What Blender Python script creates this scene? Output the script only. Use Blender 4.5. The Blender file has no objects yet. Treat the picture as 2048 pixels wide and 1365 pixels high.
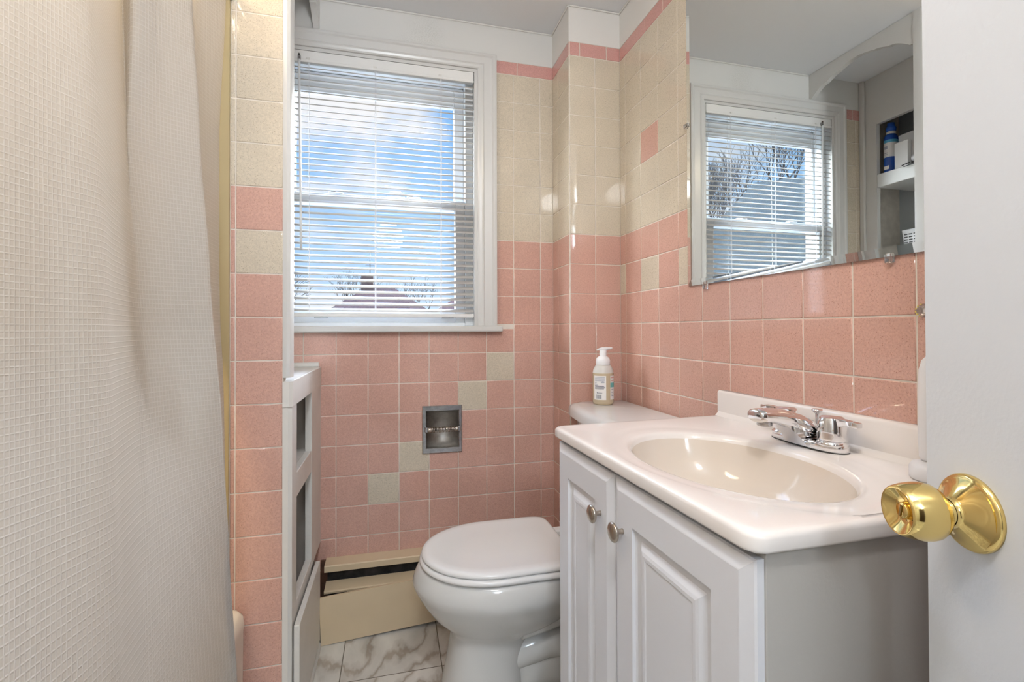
import bpy, math, random
from mathutils import Vector, Matrix
random.seed(7)
PI = math.pi
SC = bpy.context.scene
COL = SC.collection

# ------------------------------------------------------------------ camera
H = 1.03                                  # lens height above the floor (m)
cam_d = bpy.data.cameras.new('camera')
cam = bpy.data.objects.new('camera', cam_d)
COL.objects.link(cam)
SC.camera = cam
RX = Vector((0.96977, -0.24396, -0.00278))
FW = Vector((0.24398, 0.96973, 0.00955))
UP = Vector((0.00037, -0.00994, 0.99995))
m = Matrix((RX, UP, -FW)).transposed().to_4x4()
m.translation = (0, 0, H)
cam.matrix_world = m
cam_d.sensor_width = 36.0
cam_d.lens = 943.115 / 2048 * 36.0
cam_d.shift_y = (651.046 - 682.5) / 2048
cam_d.clip_start = 0.02
cam_d.clip_end = 300

# ------------------------------------------------------------------ world / exposure
SC.view_settings.view_transform = 'Standard'
SC.view_settings.look = 'None'
SC.view_settings.exposure = 0.10
SC.view_settings.gamma = 1.0
SC.view_settings.use_curve_mapping = False


def nodes_of(idb):
    idb.use_nodes = True
    nt = idb.node_tree
    nt.nodes.clear()
    return nt, nt.nodes, nt.links


def world():
    w = bpy.data.worlds.new('sky')
    SC.world = w
    nt, N, L = nodes_of(w)
    out = N.new('ShaderNodeOutputWorld')
    bg = N.new('ShaderNodeBackground')
    tc = N.new('ShaderNodeTexCoord')
    sep = N.new('ShaderNodeSeparateXYZ')
    L.new(tc.outputs['Generated'], sep.inputs[0])
    grad = N.new('ShaderNodeValToRGB')
    L.new(sep.outputs['Z'], grad.inputs[0])
    e = grad.color_ramp.elements
    e[0].position = 0.0; e[0].color = (0.66, 0.80, 0.98, 1)
    e[1].position = 1.0; e[1].color = (0.20, 0.42, 0.85, 1)
    k = e.new(0.14); k.color = (0.45, 0.70, 1.0, 1)
    k = e.new(0.40); k.color = (0.28, 0.56, 0.98, 1)
    mp = N.new('ShaderNodeMapping')
    mp.inputs['Scale'].default_value = (-1.0, 1.0, 2.4)
    mp.inputs['Location'].default_value = (0.35, 0.12, 0.20)
    L.new(tc.outputs['Generated'], mp.inputs[0])
    nz = N.new('ShaderNodeTexNoise')
    nz.inputs['Scale'].default_value = 2.6
    nz.inputs['Detail'].default_value = 9
    nz.inputs['Roughness'].default_value = 0.52
    L.new(mp.outputs[0], nz.inputs['Vector'])
    cr = N.new('ShaderNodeValToRGB')
    cr.color_ramp.elements[0].position = 0.47
    cr.color_ramp.elements[1].position = 0.60
    L.new(nz.outputs['Fac'], cr.inputs[0])
    mx = N.new('ShaderNodeMixRGB')
    L.new(cr.outputs[0], mx.inputs[0])
    L.new(grad.outputs[0], mx.inputs[1])
    mx.inputs[2].default_value = (0.97, 0.975, 1.0, 1)
    # sky boosted high overhead, outside the window view, for extra daylight indoors
    st = N.new('ShaderNodeValToRGB')
    L.new(sep.outputs['Z'], st.inputs[0])
    s = st.color_ramp.elements
    s[0].position = 0.43; s[0].color = (1.0, 1.0, 1.0, 1)
    s[1].position = 0.54; s[1].color = (12.0, 12.8, 14.0, 1)
    mu = N.new('ShaderNodeMixRGB'); mu.blend_type = 'MULTIPLY'; mu.inputs[0].default_value = 1
    L.new(mx.outputs[0], mu.inputs[1]); L.new(st.outputs[0], mu.inputs[2])
    # two unseen glow patches added right and far left to brighten the room
    last = mu.outputs[0]
    for az, el, lo, hi, amt in ((42, 30, 0.86, 0.97, 30.0), (-72, 26, 0.91, 0.98, 34.0)):
        a, e_ = math.radians(az), math.radians(el)
        dp = N.new('ShaderNodeVectorMath'); dp.operation = 'DOT_PRODUCT'
        L.new(tc.outputs['Generated'], dp.inputs[0])
        dp.inputs[1].default_value = (math.sin(a) * math.cos(e_), math.cos(a) * math.cos(e_), math.sin(e_))
        mr = N.new('ShaderNodeMapRange'); mr.interpolation_type = 'SMOOTHSTEP'
        mr.inputs['From Min'].default_value = lo; mr.inputs['From Max'].default_value = hi
        mr.inputs['To Min'].default_value = 0; mr.inputs['To Max'].default_value = amt
        L.new(dp.outputs['Value'], mr.inputs['Value'])
        cb_ = N.new('ShaderNodeMixRGB'); cb_.blend_type = 'MULTIPLY'; cb_.inputs[0].default_value = 1
        cb_.inputs[1].default_value = (0.92, 0.98, 1.0, 1); L.new(mr.outputs[0], cb_.inputs[2])
        ad = N.new('ShaderNodeMixRGB'); ad.blend_type = 'ADD'; ad.inputs[0].default_value = 1
        L.new(last, ad.inputs[1]); L.new(cb_.outputs[0], ad.inputs[2])
        last = ad.outputs[0]
    L.new(last, bg.inputs[0])
    bg.inputs[1].default_value = SKY
    L.new(bg.outputs[0], out.inputs[0])


SKY = 0.98
world()


def light(name, kind, loc, energy, color, size=0.2, rot=(0, 0, 0), size_y=None):
    d = bpy.data.lights.new(name, kind)
    d.energy = energy
    d.color = color
    if kind == 'AREA':
        d.shape = 'RECTANGLE' if size_y else 'DISK'
        d.size = size
        if size_y: d.size_y = size_y
    elif kind in ('POINT', 'SPOT'):
        d.shadow_soft_size = size
    o = bpy.data.objects.new(name, d)
    COL.objects.link(o)
    o.location = loc
    o.rotation_euler = rot
    return o


# ceiling lamp of the bathroom (its glass dome is built below), hallway fill, shower lamp
light('bathroom_ceiling_bulb', 'POINT', (0.02, -0.02, 2.05), 24.0, (0.97, 0.985, 1.0), 0.07)
light('hallway_fill', 'POINT', (-0.05, -1.30, 1.98), 36.0, (0.75, 0.88, 1.0), 0.15)  # added fill light behind the camera, no lamp fixture there
light('shower_bulb', 'AREA', (-0.75, 0.75, 2.18), 13.0, (1.0, 0.80, 0.56), 0.45)
sun = light('sun', 'SUN', (0, -5, 20), 1.0, (1.0, 0.95, 0.88), rot=(math.radians(40), 0, math.radians(-28)))
sun.data.angle = 0.02


# ------------------------------------------------------------------ materials
def mat(name, color, rough=0.5, metal=0.0, noise=None, bump=None, **kw):
    """noise=(scale, amount) modulates the colour; bump=(scale, strength)."""
    mt = bpy.data.materials.new(name)
    nt, N, L = nodes_of(mt)
    out = N.new('ShaderNodeOutputMaterial')
    p = N.new('ShaderNodeBsdfPrincipled')
    L.new(p.outputs[0], out.inputs[0])
    p.inputs['Base Color'].default_value = (*color, 1)
    p.inputs['Roughness'].default_value = rough
    p.inputs['Metallic'].default_value = metal
    for k, v in kw.items():
        p.inputs[k.replace('_', ' ')].default_value = v
    tc = N.new('ShaderNodeTexCoord')
    if noise:
        nz = N.new('ShaderNodeTexNoise')
        nz.inputs['Scale'].default_value = noise[0]
        nz.inputs['Detail'].default_value = 4
        L.new(tc.outputs['Object'], nz.inputs['Vector'])
        mr = N.new('ShaderNodeMapRange')
        mr.inputs['From Min'].default_value = 0.3
        mr.inputs['From Max'].default_value = 0.7
        mr.inputs['To Min'].default_value = 1 - noise[1]
        mr.inputs['To Max'].default_value = 1.0
        L.new(nz.outputs['Fac'], mr.inputs['Value'])
        mx = N.new('ShaderNodeMixRGB'); mx.blend_type = 'MULTIPLY'
        mx.inputs[0].default_value = 1
        mx.inputs[1].default_value = (*color, 1)
        L.new(mr.outputs[0], mx.inputs[2])
        L.new(mx.outputs[0], p.inputs['Base Color'])
    if bump:
        nb = N.new('ShaderNodeTexNoise')
        nb.inputs['Scale'].default_value = bump[0]
        nb.inputs['Detail'].default_value = 3
        L.new(tc.outputs['Object'], nb.inputs['Vector'])
        bp = N.new('ShaderNodeBump')
        bp.inputs['Strength'].default_value = bump[1]
        bp.inputs['Distance'].default_value = 0.002
        L.new(nb.outputs['Fac'], bp.inputs['Height'])
        L.new(bp.outputs[0], p.inputs['Normal'])
    return mt


def tile_mat(name, color, speck, rough=0.05, dens=(0.60, 0.70)):
    mt = bpy.data.materials.new(name)
    nt, N, L = nodes_of(mt)
    out = N.new('ShaderNodeOutputMaterial')
    p = N.new('ShaderNodeBsdfPrincipled')
    L.new(p.outputs[0], out.inputs[0])
    tc = N.new('ShaderNodeTexCoord')
    n1 = N.new('ShaderNodeTexNoise'); n1.inputs['Scale'].default_value = 520; n1.inputs['Detail'].default_value = 1.5
    n2 = N.new('ShaderNodeTexNoise'); n2.inputs['Scale'].default_value = 260; n2.inputs['Detail'].default_value = 2
    n3 = N.new('ShaderNodeTexNoise'); n3.inputs['Scale'].default_value = 5
    for n in (n1, n2, n3): L.new(tc.outputs['Object'], n.inputs['Vector'])
    r1 = N.new('ShaderNodeValToRGB')
    r1.color_ramp.elements[0].position = dens[0]; r1.color_ramp.elements[1].position = dens[1]
    L.new(n1.outputs['Fac'], r1.inputs[0])
    mx = N.new('ShaderNodeMixRGB')
    mx.inputs[1].default_value = (*color, 1); mx.inputs[2].default_value = (*speck, 1)
    L.new(r1.outputs[0], mx.inputs[0])
    mr = N.new('ShaderNodeMapRange')
    mr.inputs['From Min'].default_value = 0.3; mr.inputs['From Max'].default_value = 0.7
    mr.inputs['To Min'].default_value = 0.88; mr.inputs['To Max'].default_value = 1.04
    L.new(n2.outputs['Fac'], mr.inputs['Value'])
    m2 = N.new('ShaderNodeMixRGB'); m2.blend_type = 'MULTIPLY'; m2.inputs[0].default_value = 1
    L.new(mx.outputs[0], m2.inputs[1]); L.new(mr.outputs[0], m2.inputs[2])
    m3 = N.new('ShaderNodeMapRange')
    m3.inputs['From Min'].default_value = 0.3; m3.inputs['From Max'].default_value = 0.7
    m3.inputs['To Min'].default_value = 0.94; m3.inputs['To Max'].default_value = 1.04
    L.new(n3.outputs['Fac'], m3.inputs['Value'])
    m4 = N.new('ShaderNodeMixRGB'); m4.blend_type = 'MULTIPLY'; m4.inputs[0].default_value = 1
    L.new(m2.outputs[0], m4.inputs[1]); L.new(m3.outputs[0], m4.inputs[2])
    L.new(m4.outputs[0], p.inputs['Base Color'])
    p.inputs['Roughness'].default_value = rough
    nb = N.new('ShaderNodeTexNoise'); nb.inputs['Scale'].default_value = 60; nb.inputs['Detail'].default_value = 2
    L.new(tc.outputs['Object'], nb.inputs['Vector'])
    bp = N.new('ShaderNodeBump'); bp.inputs['Strength'].default_value = 0.03; bp.inputs['Distance'].default_value = 0.001
    L.new(nb.outputs['Fac'], bp.inputs['Height']); L.new(bp.outputs[0], p.inputs['Normal'])
    return mt


M = {}
M['pink'] = tile_mat('pink_speckled_tile', (0.655, 0.395, 0.325), (0.35, 0.17, 0.13), dens=(0.60, 0.74))
M['cream'] = tile_mat('cream_speckled_tile', (0.67, 0.585, 0.465), (0.32, 0.26, 0.19), dens=(0.62, 0.70))
M['trim_pink'] = tile_mat('pink_border_tile', (0.66, 0.355, 0.32), (0.42, 0.19, 0.16), dens=(0.60, 0.74))
M['grout'] = mat('grout', (0.80, 0.73, 0.65), 0.8, noise=(30, 0.18))
M['paint'] = mat('wall_paint', (0.75, 0.73, 0.70), 0.55, bump=(120, 0.1))
M['ceil'] = mat('ceiling_paint', (0.83, 0.84, 0.86), 0.75, bump=(60, 0.1))
M['trim'] = mat('white_gloss_trim', (0.66, 0.65, 0.63), 0.28, bump=(40, 0.08))
M['cabpaint'] = mat('chalky_cabinet_paint', (0.74, 0.72, 0.68), 0.38, noise=(14, 0.06), bump=(90, 0.35))
M['shelfgrey'] = mat('bluegrey_shelf_paint', (0.50, 0.55, 0.58), 0.5)
M['cabdark'] = mat('bare_cabinet_back', (0.46, 0.42, 0.38), 0.6, noise=(9, 0.3))
M['doorpaint'] = mat('door_paint', (0.68, 0.715, 0.77), 0.42, bump=(200, 0.16))
M['vinyl'] = mat('white_vinyl', (0.90, 0.92, 0.93), 0.3)
M['slat'] = mat('aluminium_slat', (0.66, 0.63, 0.59), 0.4)
M['rail'] = mat('white_blind_rail', (0.80, 0.79, 0.77), 0.4)
M['wood'] = mat('dark_stained_wood', (0.035, 0.018, 0.011), 0.35, noise=(6, 0.4))
M['dark'] = mat('dark_plastic', (0.03, 0.03, 0.03), 0.5)
M['chrome'] = mat('chrome', (0.86, 0.86, 0.88), 0.06, 1.0)
M['holder'] = mat('worn_chrome', (0.55, 0.55, 0.57), 0.22, 1.0, noise=(60, 0.3))
M['brushed'] = mat('brushed_recess_metal', (0.46, 0.44, 0.41), 0.42, 1.0, noise=(90, 0.2))
M['spring'] = mat('steel_spring', (0.60, 0.55, 0.50), 0.25, 1.0)
M['brass'] = mat('polished_brass', (0.90, 0.68, 0.27), 0.09, 1.0)
M['brassdark'] = mat('brass_slot', (0.25, 0.16, 0.05), 0.3, 1.0)
M['nickel'] = mat('brushed_nickel', (0.50, 0.44, 0.38), 0.26, 1.0)
M['porcelain'] = mat('toilet_porcelain', (0.72, 0.71, 0.69), 0.10)
M['seat'] = mat('toilet_seat_plastic', (0.88, 0.87, 0.865), 0.16)
M['marble_top'] = mat('cultured_marble', (0.85, 0.80, 0.765), 0.10, noise=(3, 0.03))
M['bowl_bounce_tint'] = mat('gelcoat_bowl_bounce_tint', (0.72, 0.635, 0.55), 0.08)  # same gelcoat as the deck, warmed and darkened for light bounced inside the bowl
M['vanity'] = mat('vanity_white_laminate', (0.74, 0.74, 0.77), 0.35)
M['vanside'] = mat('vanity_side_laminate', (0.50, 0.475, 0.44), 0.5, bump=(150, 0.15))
M['heater'] = mat('beige_enamel', (0.73, 0.58, 0.385), 0.40, noise=(8, 0.05))
M['heaterdark'] = mat('heater_inside', (0.10, 0.085, 0.075), 0.8, noise=(22, 0.9))
M['fin'] = mat('heater_fin', (0.25, 0.22, 0.20), 0.5, 0.7)
M['copper_and_shade'] = mat('rusty_pipe_and_shade', (0.16, 0.07, 0.04), 0.7, noise=(30, 0.6))  # rust for the pipe, also the dark shade strip beside the heater
M['tub'] = mat('cream_tub_enamel', (0.80, 0.74, 0.62), 0.15)
M['surround'] = mat('tan_surround', (0.47, 0.37, 0.20), 0.4)  # one even tan for the tub surround and left wall
M['liquid'] = mat('amber_soap', (0.72, 0.60, 0.42), 0.18, Transmission_Weight=0.25)
M['frost'] = mat('frosted_plastic', (0.78, 0.76, 0.72), 0.28, Transmission_Weight=0.2)
M['pump'] = mat('white_pump_plastic', (0.82, 0.82, 0.84), 0.3)
M['label'] = mat('paper_label', (0.84, 0.83, 0.82), 0.45)
M['ink'] = mat('label_ink', (0.10, 0.11, 0.16), 0.6)
M['inkgrey'] = mat('label_grey_ink', (0.38, 0.40, 0.48), 0.6)
M['teal'] = mat('teal_label_band', (0.16, 0.46, 0.46), 0.45)
M['redink'] = mat('red_ink', (0.65, 0.30, 0.28), 0.5)
M['blue'] = mat('blue_bottle_plastic', (0.02, 0.09, 0.42), 0.25)
M['skyblue'] = mat('light_blue_band', (0.10, 0.42, 0.68), 0.35)
M['green'] = mat('green_plastic', (0.01, 0.17, 0.05), 0.3)
M['whiteplastic'] = mat('white_plastic', (0.80, 0.80, 0.82), 0.3)
M['clear'] = mat('clear_plastic', (0.9, 0.9, 0.9), 0.05, Transmission_Weight=0.9)
M['yellow'] = mat('yellow_mark', (0.75, 0.60, 0.10), 0.5)
M['rubber'] = mat('black_cord', (0.02, 0.03, 0.035), 0.5)
M['plaster'] = mat('hallway_paint', (0.70, 0.66, 0.60), 0.7)
M['roofred'] = mat('red_roof_shingles', (0.05, 0.017, 0.013), 0.9, noise=(3, 0.5))
M['roofgreen'] = mat('grey_green_shingles', (0.032, 0.038, 0.033), 0.9, noise=(9, 0.4))
M['siding'] = mat('pale_siding', (0.12, 0.115, 0.11), 0.8)
M['brick'] = mat('chimney_brick', (0.05, 0.022, 0.016), 0.9, noise=(9, 0.5))
M['bark'] = mat('tree_bark', (0.022, 0.017, 0.015), 0.9)
M['grass'] = mat('winter_lawn', (0.06, 0.06, 0.04), 0.9, noise=(0.5, 0.4))

# mirror, glass
mm = bpy.data.materials.new('mirror_silver'); M['mirror'] = mm
nt, N, L = nodes_of(mm)
o_ = N.new('ShaderNodeOutputMaterial'); g_ = N.new('ShaderNodeBsdfGlossy')
g_.inputs['Color'].default_value = (0.84, 0.87, 0.86, 1); g_.inputs['Roughness'].default_value = 0.0
L.new(g_.outputs[0], o_.inputs[0])
gm = bpy.data.materials.new('window_glass'); M['glass'] = gm
nt, N, L = nodes_of(gm)
o_ = N.new('ShaderNodeOutputMaterial'); t_ = N.new('ShaderNodeBsdfTransparent'); g_ = N.new('ShaderNodeBsdfGlossy')
g_.inputs['Roughness'].default_value = 0.0
mx_ = N.new('ShaderNodeMixShader'); mx_.inputs[0].default_value = 0.05
L.new(t_.outputs[0], mx_.inputs[1]); L.new(g_.outputs[0], mx_.inputs[2]); L.new(mx_.outputs[0], o_.inputs[0])
# glowing lamp domes
for nm, c, s in (('lamp_glow', (1.0, 0.85, 0.66), 6.0), ('hall_glow', (1.0, 0.92, 0.82), 4.0)):
    gm = bpy.data.materials.new(nm); M[nm] = gm
    nt, N, L = nodes_of(gm)
    o_ = N.new('ShaderNodeOutputMaterial'); e_ = N.new('ShaderNodeEmission')
    e_.inputs[0].default_value = (*c, 1); e_.inputs[1].default_value = s
    L.new(e_.outputs[0], o_.inputs[0])


def floor_mat():
    mt = bpy.data.materials.new('marble_look_floor_tile')
    nt, N, L = nodes_of(mt)
    out = N.new('ShaderNodeOutputMaterial')
    p = N.new('ShaderNodeBsdfPrincipled'); L.new(p.outputs[0], out.inputs[0])
    tc = N.new('ShaderNodeTexCoord')
    # veins: turbulent waves running diagonally, shifted in every tile
    br = N.new('ShaderNodeTexBrick')
    mpb = N.new('ShaderNodeMapping')
    mpb.inputs['Location'].default_value = (0.154, -0.255, 0)
    L.new(tc.outputs['Object'], mpb.inputs[0]); L.new(mpb.outputs[0], br.inputs['Vector'])
    br.offset = 0.0; br.offset_frequency = 1
    br.inputs['Scale'].default_value = 1
    br.inputs['Brick Width'].default_value = 0.298
    br.inputs['Row Height'].default_value = 0.605
    br.inputs['Mortar Size'].default_value = 0.0016
    br.inputs['Mortar Smooth'].default_value = 0.2
    br.inputs['Bias'].default_value = 0
    br.inputs['Color1'].default_value = (0, 0, 0, 1); br.inputs['Color2'].default_value = (1, 1, 1, 1)
    ad = N.new('ShaderNodeVectorMath'); ad.operation = 'MULTIPLY_ADD'
    L.new(br.outputs['Color'], ad.inputs[0]); ad.inputs[1].default_value = (3.1, 1.7, 0)
    L.new(tc.outputs['Object'], ad.inputs[2])
    mp = N.new('ShaderNodeMapping'); mp.inputs['Rotation'].default_value = (0, 0, math.radians(62)); mp.inputs['Scale'].default_value = (1.8, 0.9, 1)
    L.new(ad.outputs[0], mp.inputs[0])
    w = N.new('ShaderNodeTexWave'); w.inputs['Scale'].default_value = 3.2; w.inputs['Distortion'].default_value = 9
    w.inputs['Detail'].default_value = 4; w.inputs['Detail Scale'].default_value = 1.6
    L.new(mp.outputs[0], w.inputs['Vector'])
    cr = N.new('ShaderNodeValToRGB')
    e = cr.color_ramp.elements
    e[0].position = 0.0; e[0].color = (0.47, 0.41, 0.34, 1)
    e[1].position = 0.55; e[1].color = (0.74, 0.71, 0.65, 1)
    k = e.new(0.10); k.color = (0.62, 0.585, 0.53, 1)
    L.new(w.outputs['Fac'], cr.inputs[0])
    nz = N.new('ShaderNodeTexNoise'); nz.inputs['Scale'].default_value = 6; nz.inputs['Detail'].default_value = 6
    L.new(mp.outputs[0], nz.inputs['Vector'])
    mr = N.new('ShaderNodeMapRange'); mr.inputs['From Min'].default_value = 0.3; mr.inputs['From Max'].default_value = 0.7
    mr.inputs['To Min'].default_value = 0.78; mr.inputs['To Max'].default_value = 1.06
    L.new(nz.outputs['Fac'], mr.inputs['Value'])
    mu = N.new('ShaderNodeMixRGB'); mu.blend_type = 'MULTIPLY'; mu.inputs[0].default_value = 1
    L.new(cr.outputs[0], mu.inputs[1]); L.new(mr.outputs[0], mu.inputs[2])
    gx = N.new('ShaderNodeMixRGB'); L.new(br.outputs['Fac'], gx.inputs[0])
    L.new(mu.outputs[0], gx.inputs[1]); gx.inputs[2].default_value = (0.16, 0.14, 0.11, 1)
    L.new(gx.outputs[0], p.inputs['Base Color'])
    p.inputs['Roughness'].default_value = 0.25
    return mt


M['floor'] = floor_mat()


def stained_paint():
    """wall paint with grey mildew specks in a band above the window"""
    mt = bpy.data.materials.new('mildewed_wall_paint')
    nt, N, L = nodes_of(mt)
    out = N.new('ShaderNodeOutputMaterial')
    p = N.new('ShaderNodeBsdfPrincipled'); L.new(p.outputs[0], out.inputs[0])
    tc = N.new('ShaderNodeTexCoord')
    n1 = N.new('ShaderNodeTexNoise'); n1.inputs['Scale'].default_value = 330; n1.inputs['Detail'].default_value = 3
    n2 = N.new('ShaderNodeTexNoise'); n2.inputs['Scale'].default_value = 3.4; n2.inputs['Detail'].default_value = 3
    for n in (n1, n2): L.new(tc.outputs['Object'], n.inputs['Vector'])
    r1 = N.new('ShaderNodeValToRGB'); r1.color_ramp.elements[0].position = 0.45; r1.color_ramp.elements[1].position = 0.72
    r2 = N.new('ShaderNodeValToRGB'); r2.color_ramp.elements[0].position = 0.50; r2.color_ramp.elements[1].position = 0.70
    L.new(n1.outputs['Fac'], r1.inputs[0]); L.new(n2.outputs['Fac'], r2.inputs[0])
    mu = N.new('ShaderNodeMath'); mu.operation = 'MULTIPLY'
    L.new(r1.outputs[0], mu.inputs[0]); L.new(r2.outputs[0], mu.inputs[1])
    mx = N.new('ShaderNodeMixRGB'); L.new(mu.outputs[0], mx.inputs[0])
    mx.inputs[1].default_value = (0.70, 0.69, 0.665, 1); mx.inputs[2].default_value = (0.50, 0.49, 0.45, 1)
    L.new(mx.outputs[0], p.inputs['Base Color'])
    p.inputs['Roughness'].default_value = 0.6
    return mt


M['stained'] = stained_paint()


def waffle_mat():
    mt = bpy.data.materials.new('waffle_weave_fabric')
    nt, N, L = nodes_of(mt)
    out = N.new('ShaderNodeOutputMaterial')
    p = N.new('ShaderNodeBsdfPrincipled')
    p.inputs['Roughness'].default_value = 0.8
    p.inputs['Sheen Weight'].default_value = 0.15
    tr = N.new('ShaderNodeBsdfTranslucent')
    ms = N.new('ShaderNodeMixShader'); ms.inputs[0].default_value = 0.22
    L.new(p.outputs[0], ms.inputs[1]); L.new(tr.outputs[0], ms.inputs[2]); L.new(ms.outputs[0], out.inputs[0])
    uv = N.new('ShaderNodeUVMap'); uv.uv_map = 'threads'
    sp = N.new('ShaderNodeSeparateXYZ'); L.new(uv.outputs[0], sp.inputs[0])

    def math_(op, a, b=None, c=None):
        n = N.new('ShaderNodeMath'); n.operation = op
        for i, v in enumerate((a, b, c)):
            if v is None: continue
            if isinstance(v, (int, float)): n.inputs[i].default_value = v
            else: L.new(v, n.inputs[i])
        return n.outputs[0]
    ridges = []
    for ax, th, gn in (('X', 0.30, 5.0), ('Y', 0.34, 6.2)):
        fr = math_('FRACT', math_('MULTIPLY', sp.outputs[ax], 1 / (0.0054 if ax == 'X' else 0.0088)))
        d = math_('ABSOLUTE', math_('SUBTRACT', fr, 0.5))          # 0.5 at a ridge
        r = math_('SMOOTH_MIN', math_('MULTIPLY', math_('MAXIMUM', math_('SUBTRACT', d, th), 0.0), gn), 1.0, 0.2)
        ridges.append(r)
    hgt = math_('MAXIMUM', ridges[0], ridges[1])
    bp = N.new('ShaderNodeBump'); bp.inputs['Strength'].default_value = 0.45
    bp.inputs['Distance'].default_value = 0.0016
    L.new(hgt, bp.inputs['Height']); L.new(bp.outputs[0], p.inputs['Normal'])
    mx = N.new('ShaderNodeMixRGB')
    L.new(hgt, mx.inputs[0])
    mx.inputs[1].default_value = (0.485, 0.45, 0.41, 1); mx.inputs[2].default_value = (0.59, 0.565, 0.535, 1)
    L.new(mx.outputs[0], p.inputs['Base Color'])
    tr.inputs['Color'].default_value = (0.82, 0.80, 0.76, 1)
    return mt


M['waffle'] = waffle_mat()


# ------------------------------------------------------------------ mesh helpers
WARP = [None]


class MB:
    """collects geometry for one mesh object"""
    def __init__(s):
        s.v = []; s.f = []; s.m = []; s.sm = []; s.mats = []

    def mi(s, name):
        if name not in s.mats: s.mats.append(name)
        return s.mats.index(name)

    def add(s, verts, faces, mt, smooth=False):
        b = len(s.v); k = s.mi(mt)
        s.v += [tuple(v) for v in verts]
        for f in faces:
            s.f.append([i + b for i in f]); s.m.append(k); s.sm.append(smooth)

    def box(s, x0, x1, y0, y1, z0, z1, mt, bev=0.0, R=None):
        x0, x1 = min(x0, x1), max(x0, x1); y0, y1 = min(y0, y1), max(y0, y1); z0, z1 = min(z0, z1), max(z0, z1)
        b = min(bev, (x1 - x0) / 2.01, (y1 - y0) / 2.01, (z1 - z0) / 2.01)
        if b <= 0:
            v = [(x, y, z) for z in (z0, z1) for y in (y0, y1) for x in (x0, x1)]
            f = [(0, 2, 3, 1), (4, 5, 7, 6), (0, 1, 5, 4), (2, 6, 7, 3), (0, 4, 6, 2), (1, 3, 7, 5)]
            if R: v = [R @ Vector(p) for p in v]
            s.add(v, f, mt); return
        # chamfered box : 24 verts
        vs = {}; V = []
        for sx in (0, 1):
            for sy in (0, 1):
                for sz in (0, 1):
                    X = (x0, x1)[sx]; Y = (y0, y1)[sy]; Z = (z0, z1)[sz]
                    ix = X + (b if sx == 0 else -b); iy = Y + (b if sy == 0 else -b); iz = Z + (b if sz == 0 else -b)
                    for a, p in (('x', (X, iy, iz)), ('y', (ix, Y, iz)), ('z', (ix, iy, Z))):
                        vs[(sx, sy, sz, a)] = len(V); V.append(p)
        F = []; FS = []
        def q(*k): return [vs[i] for i in k]
        for sx in (0, 1):
            fc = q((sx, 0, 0, 'x'), (sx, 1, 0, 'x'), (sx, 1, 1, 'x'), (sx, 0, 1, 'x')); F.append(fc if sx else fc[::-1])
        for sy in (0, 1):
            fc = q((0, sy, 0, 'y'), (1, sy, 0, 'y'), (1, sy, 1, 'y'), (0, sy, 1, 'y')); F.append(fc[::-1] if sy else fc)
        for sz in (0, 1):
            fc = q((0, 0, sz, 'z'), (1, 0, sz, 'z'), (1, 1, sz, 'z'), (0, 1, sz, 'z')); F.append(fc if sz else fc[::-1])
        c = Vector(((x0 + x1) / 2, (y0 + y1) / 2, (z0 + z1) / 2))
        def addc(idx):
            p = [Vector(V[i]) for i in idx]
            n = (p[1] - p[0]).cross(p[2] - p[0])
            mid = sum(p, Vector()) / len(p)
            FS.append(idx if n.dot(mid - c) > 0 else idx[::-1])
        for a in (0, 1):
            for d in (0, 1):
                addc(q((a, d, 0, 'x'), (a, d, 1, 'x'), (a, d, 1, 'y'), (a, d, 0, 'y')))
                addc(q((a, 0, d, 'x'), (a, 1, d, 'x'), (a, 1, d, 'z'), (a, 0, d, 'z')))
                addc(q((0, a, d, 'y'), (1, a, d, 'y'), (1, a, d, 'z'), (0, a, d, 'z')))
                for e in (0, 1):
                    addc(q((a, d, e, 'x'), (a, d, e, 'y'), (a, d, e, 'z')))
        if R: V = [R @ Vector(p) for p in V]
        s.add(V, F + FS, mt)

    def loft(s, rings, mt, cap0=True, cap1=True, smooth=True, closed=True):
        n = len(rings[0]); V = [p for r in rings for p in r]; F = []
        for i in range(len(rings) - 1):
            for j in range(n if closed else n - 1):
                k = (j + 1) % n
                F.append((i * n + j, i * n + k, (i + 1) * n + k, (i + 1) * n + j))
        s.add(V, F, mt, smooth)
        b = len(s.v) - len(V); mi = s.mi(mt)
        if cap0: s.f.append([b + j for j in range(n)][::-1]); s.m.append(mi); s.sm.append(False)
        if cap1: s.f.append([b + (len(rings) - 1) * n + j for j in range(n)]); s.m.append(mi); s.sm.append(False)

    def lathe(s, prof, mt, seg=32, axis=None, origin=(0, 0, 0), cap0=True, cap1=True, smooth=True, sx=1.0, sy=1.0):
        """prof: (radius, height) list; axis: direction"""
        R = Matrix.Identity(3)
        if axis is not None: R = Vector(axis).normalized().to_track_quat('Z', 'Y').to_matrix()
        o = Vector(origin)
        rings = [[o + R @ Vector((r * sx * math.cos(2 * PI * j / seg), r * sy * math.sin(2 * PI * j / seg), h)) for j in range(seg)] for r, h in prof]
        s.loft(rings, mt, cap0, cap1, smooth)

    def tube(s, pts, r, mt, seg=10, caps=True):
        pts = [Vector(p) for p in pts]; rings = []
        up = Vector((0, 0, 1)); prev = None
        for i, p in enumerate(pts):
            t = (pts[min(i + 1, len(pts) - 1)] - pts[max(i - 1, 0)]).normalized()
            if prev is None:
                a = up if abs(t.dot(up)) < 0.9 else Vector((1, 0, 0))
                u = (a - t * a.dot(t)).normalized()
            else:
                u = (prev - t * prev.dot(t)).normalized()
            prev = u; w = t.cross(u)
            rr = r[i] if isinstance(r, (list, tuple)) else r
            rings.append([p + (u * math.cos(2 * PI * j / seg) + w * math.sin(2 * PI * j / seg)) * rr for j in range(seg)])
        s.loft(rings, mt, caps, caps)

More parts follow.
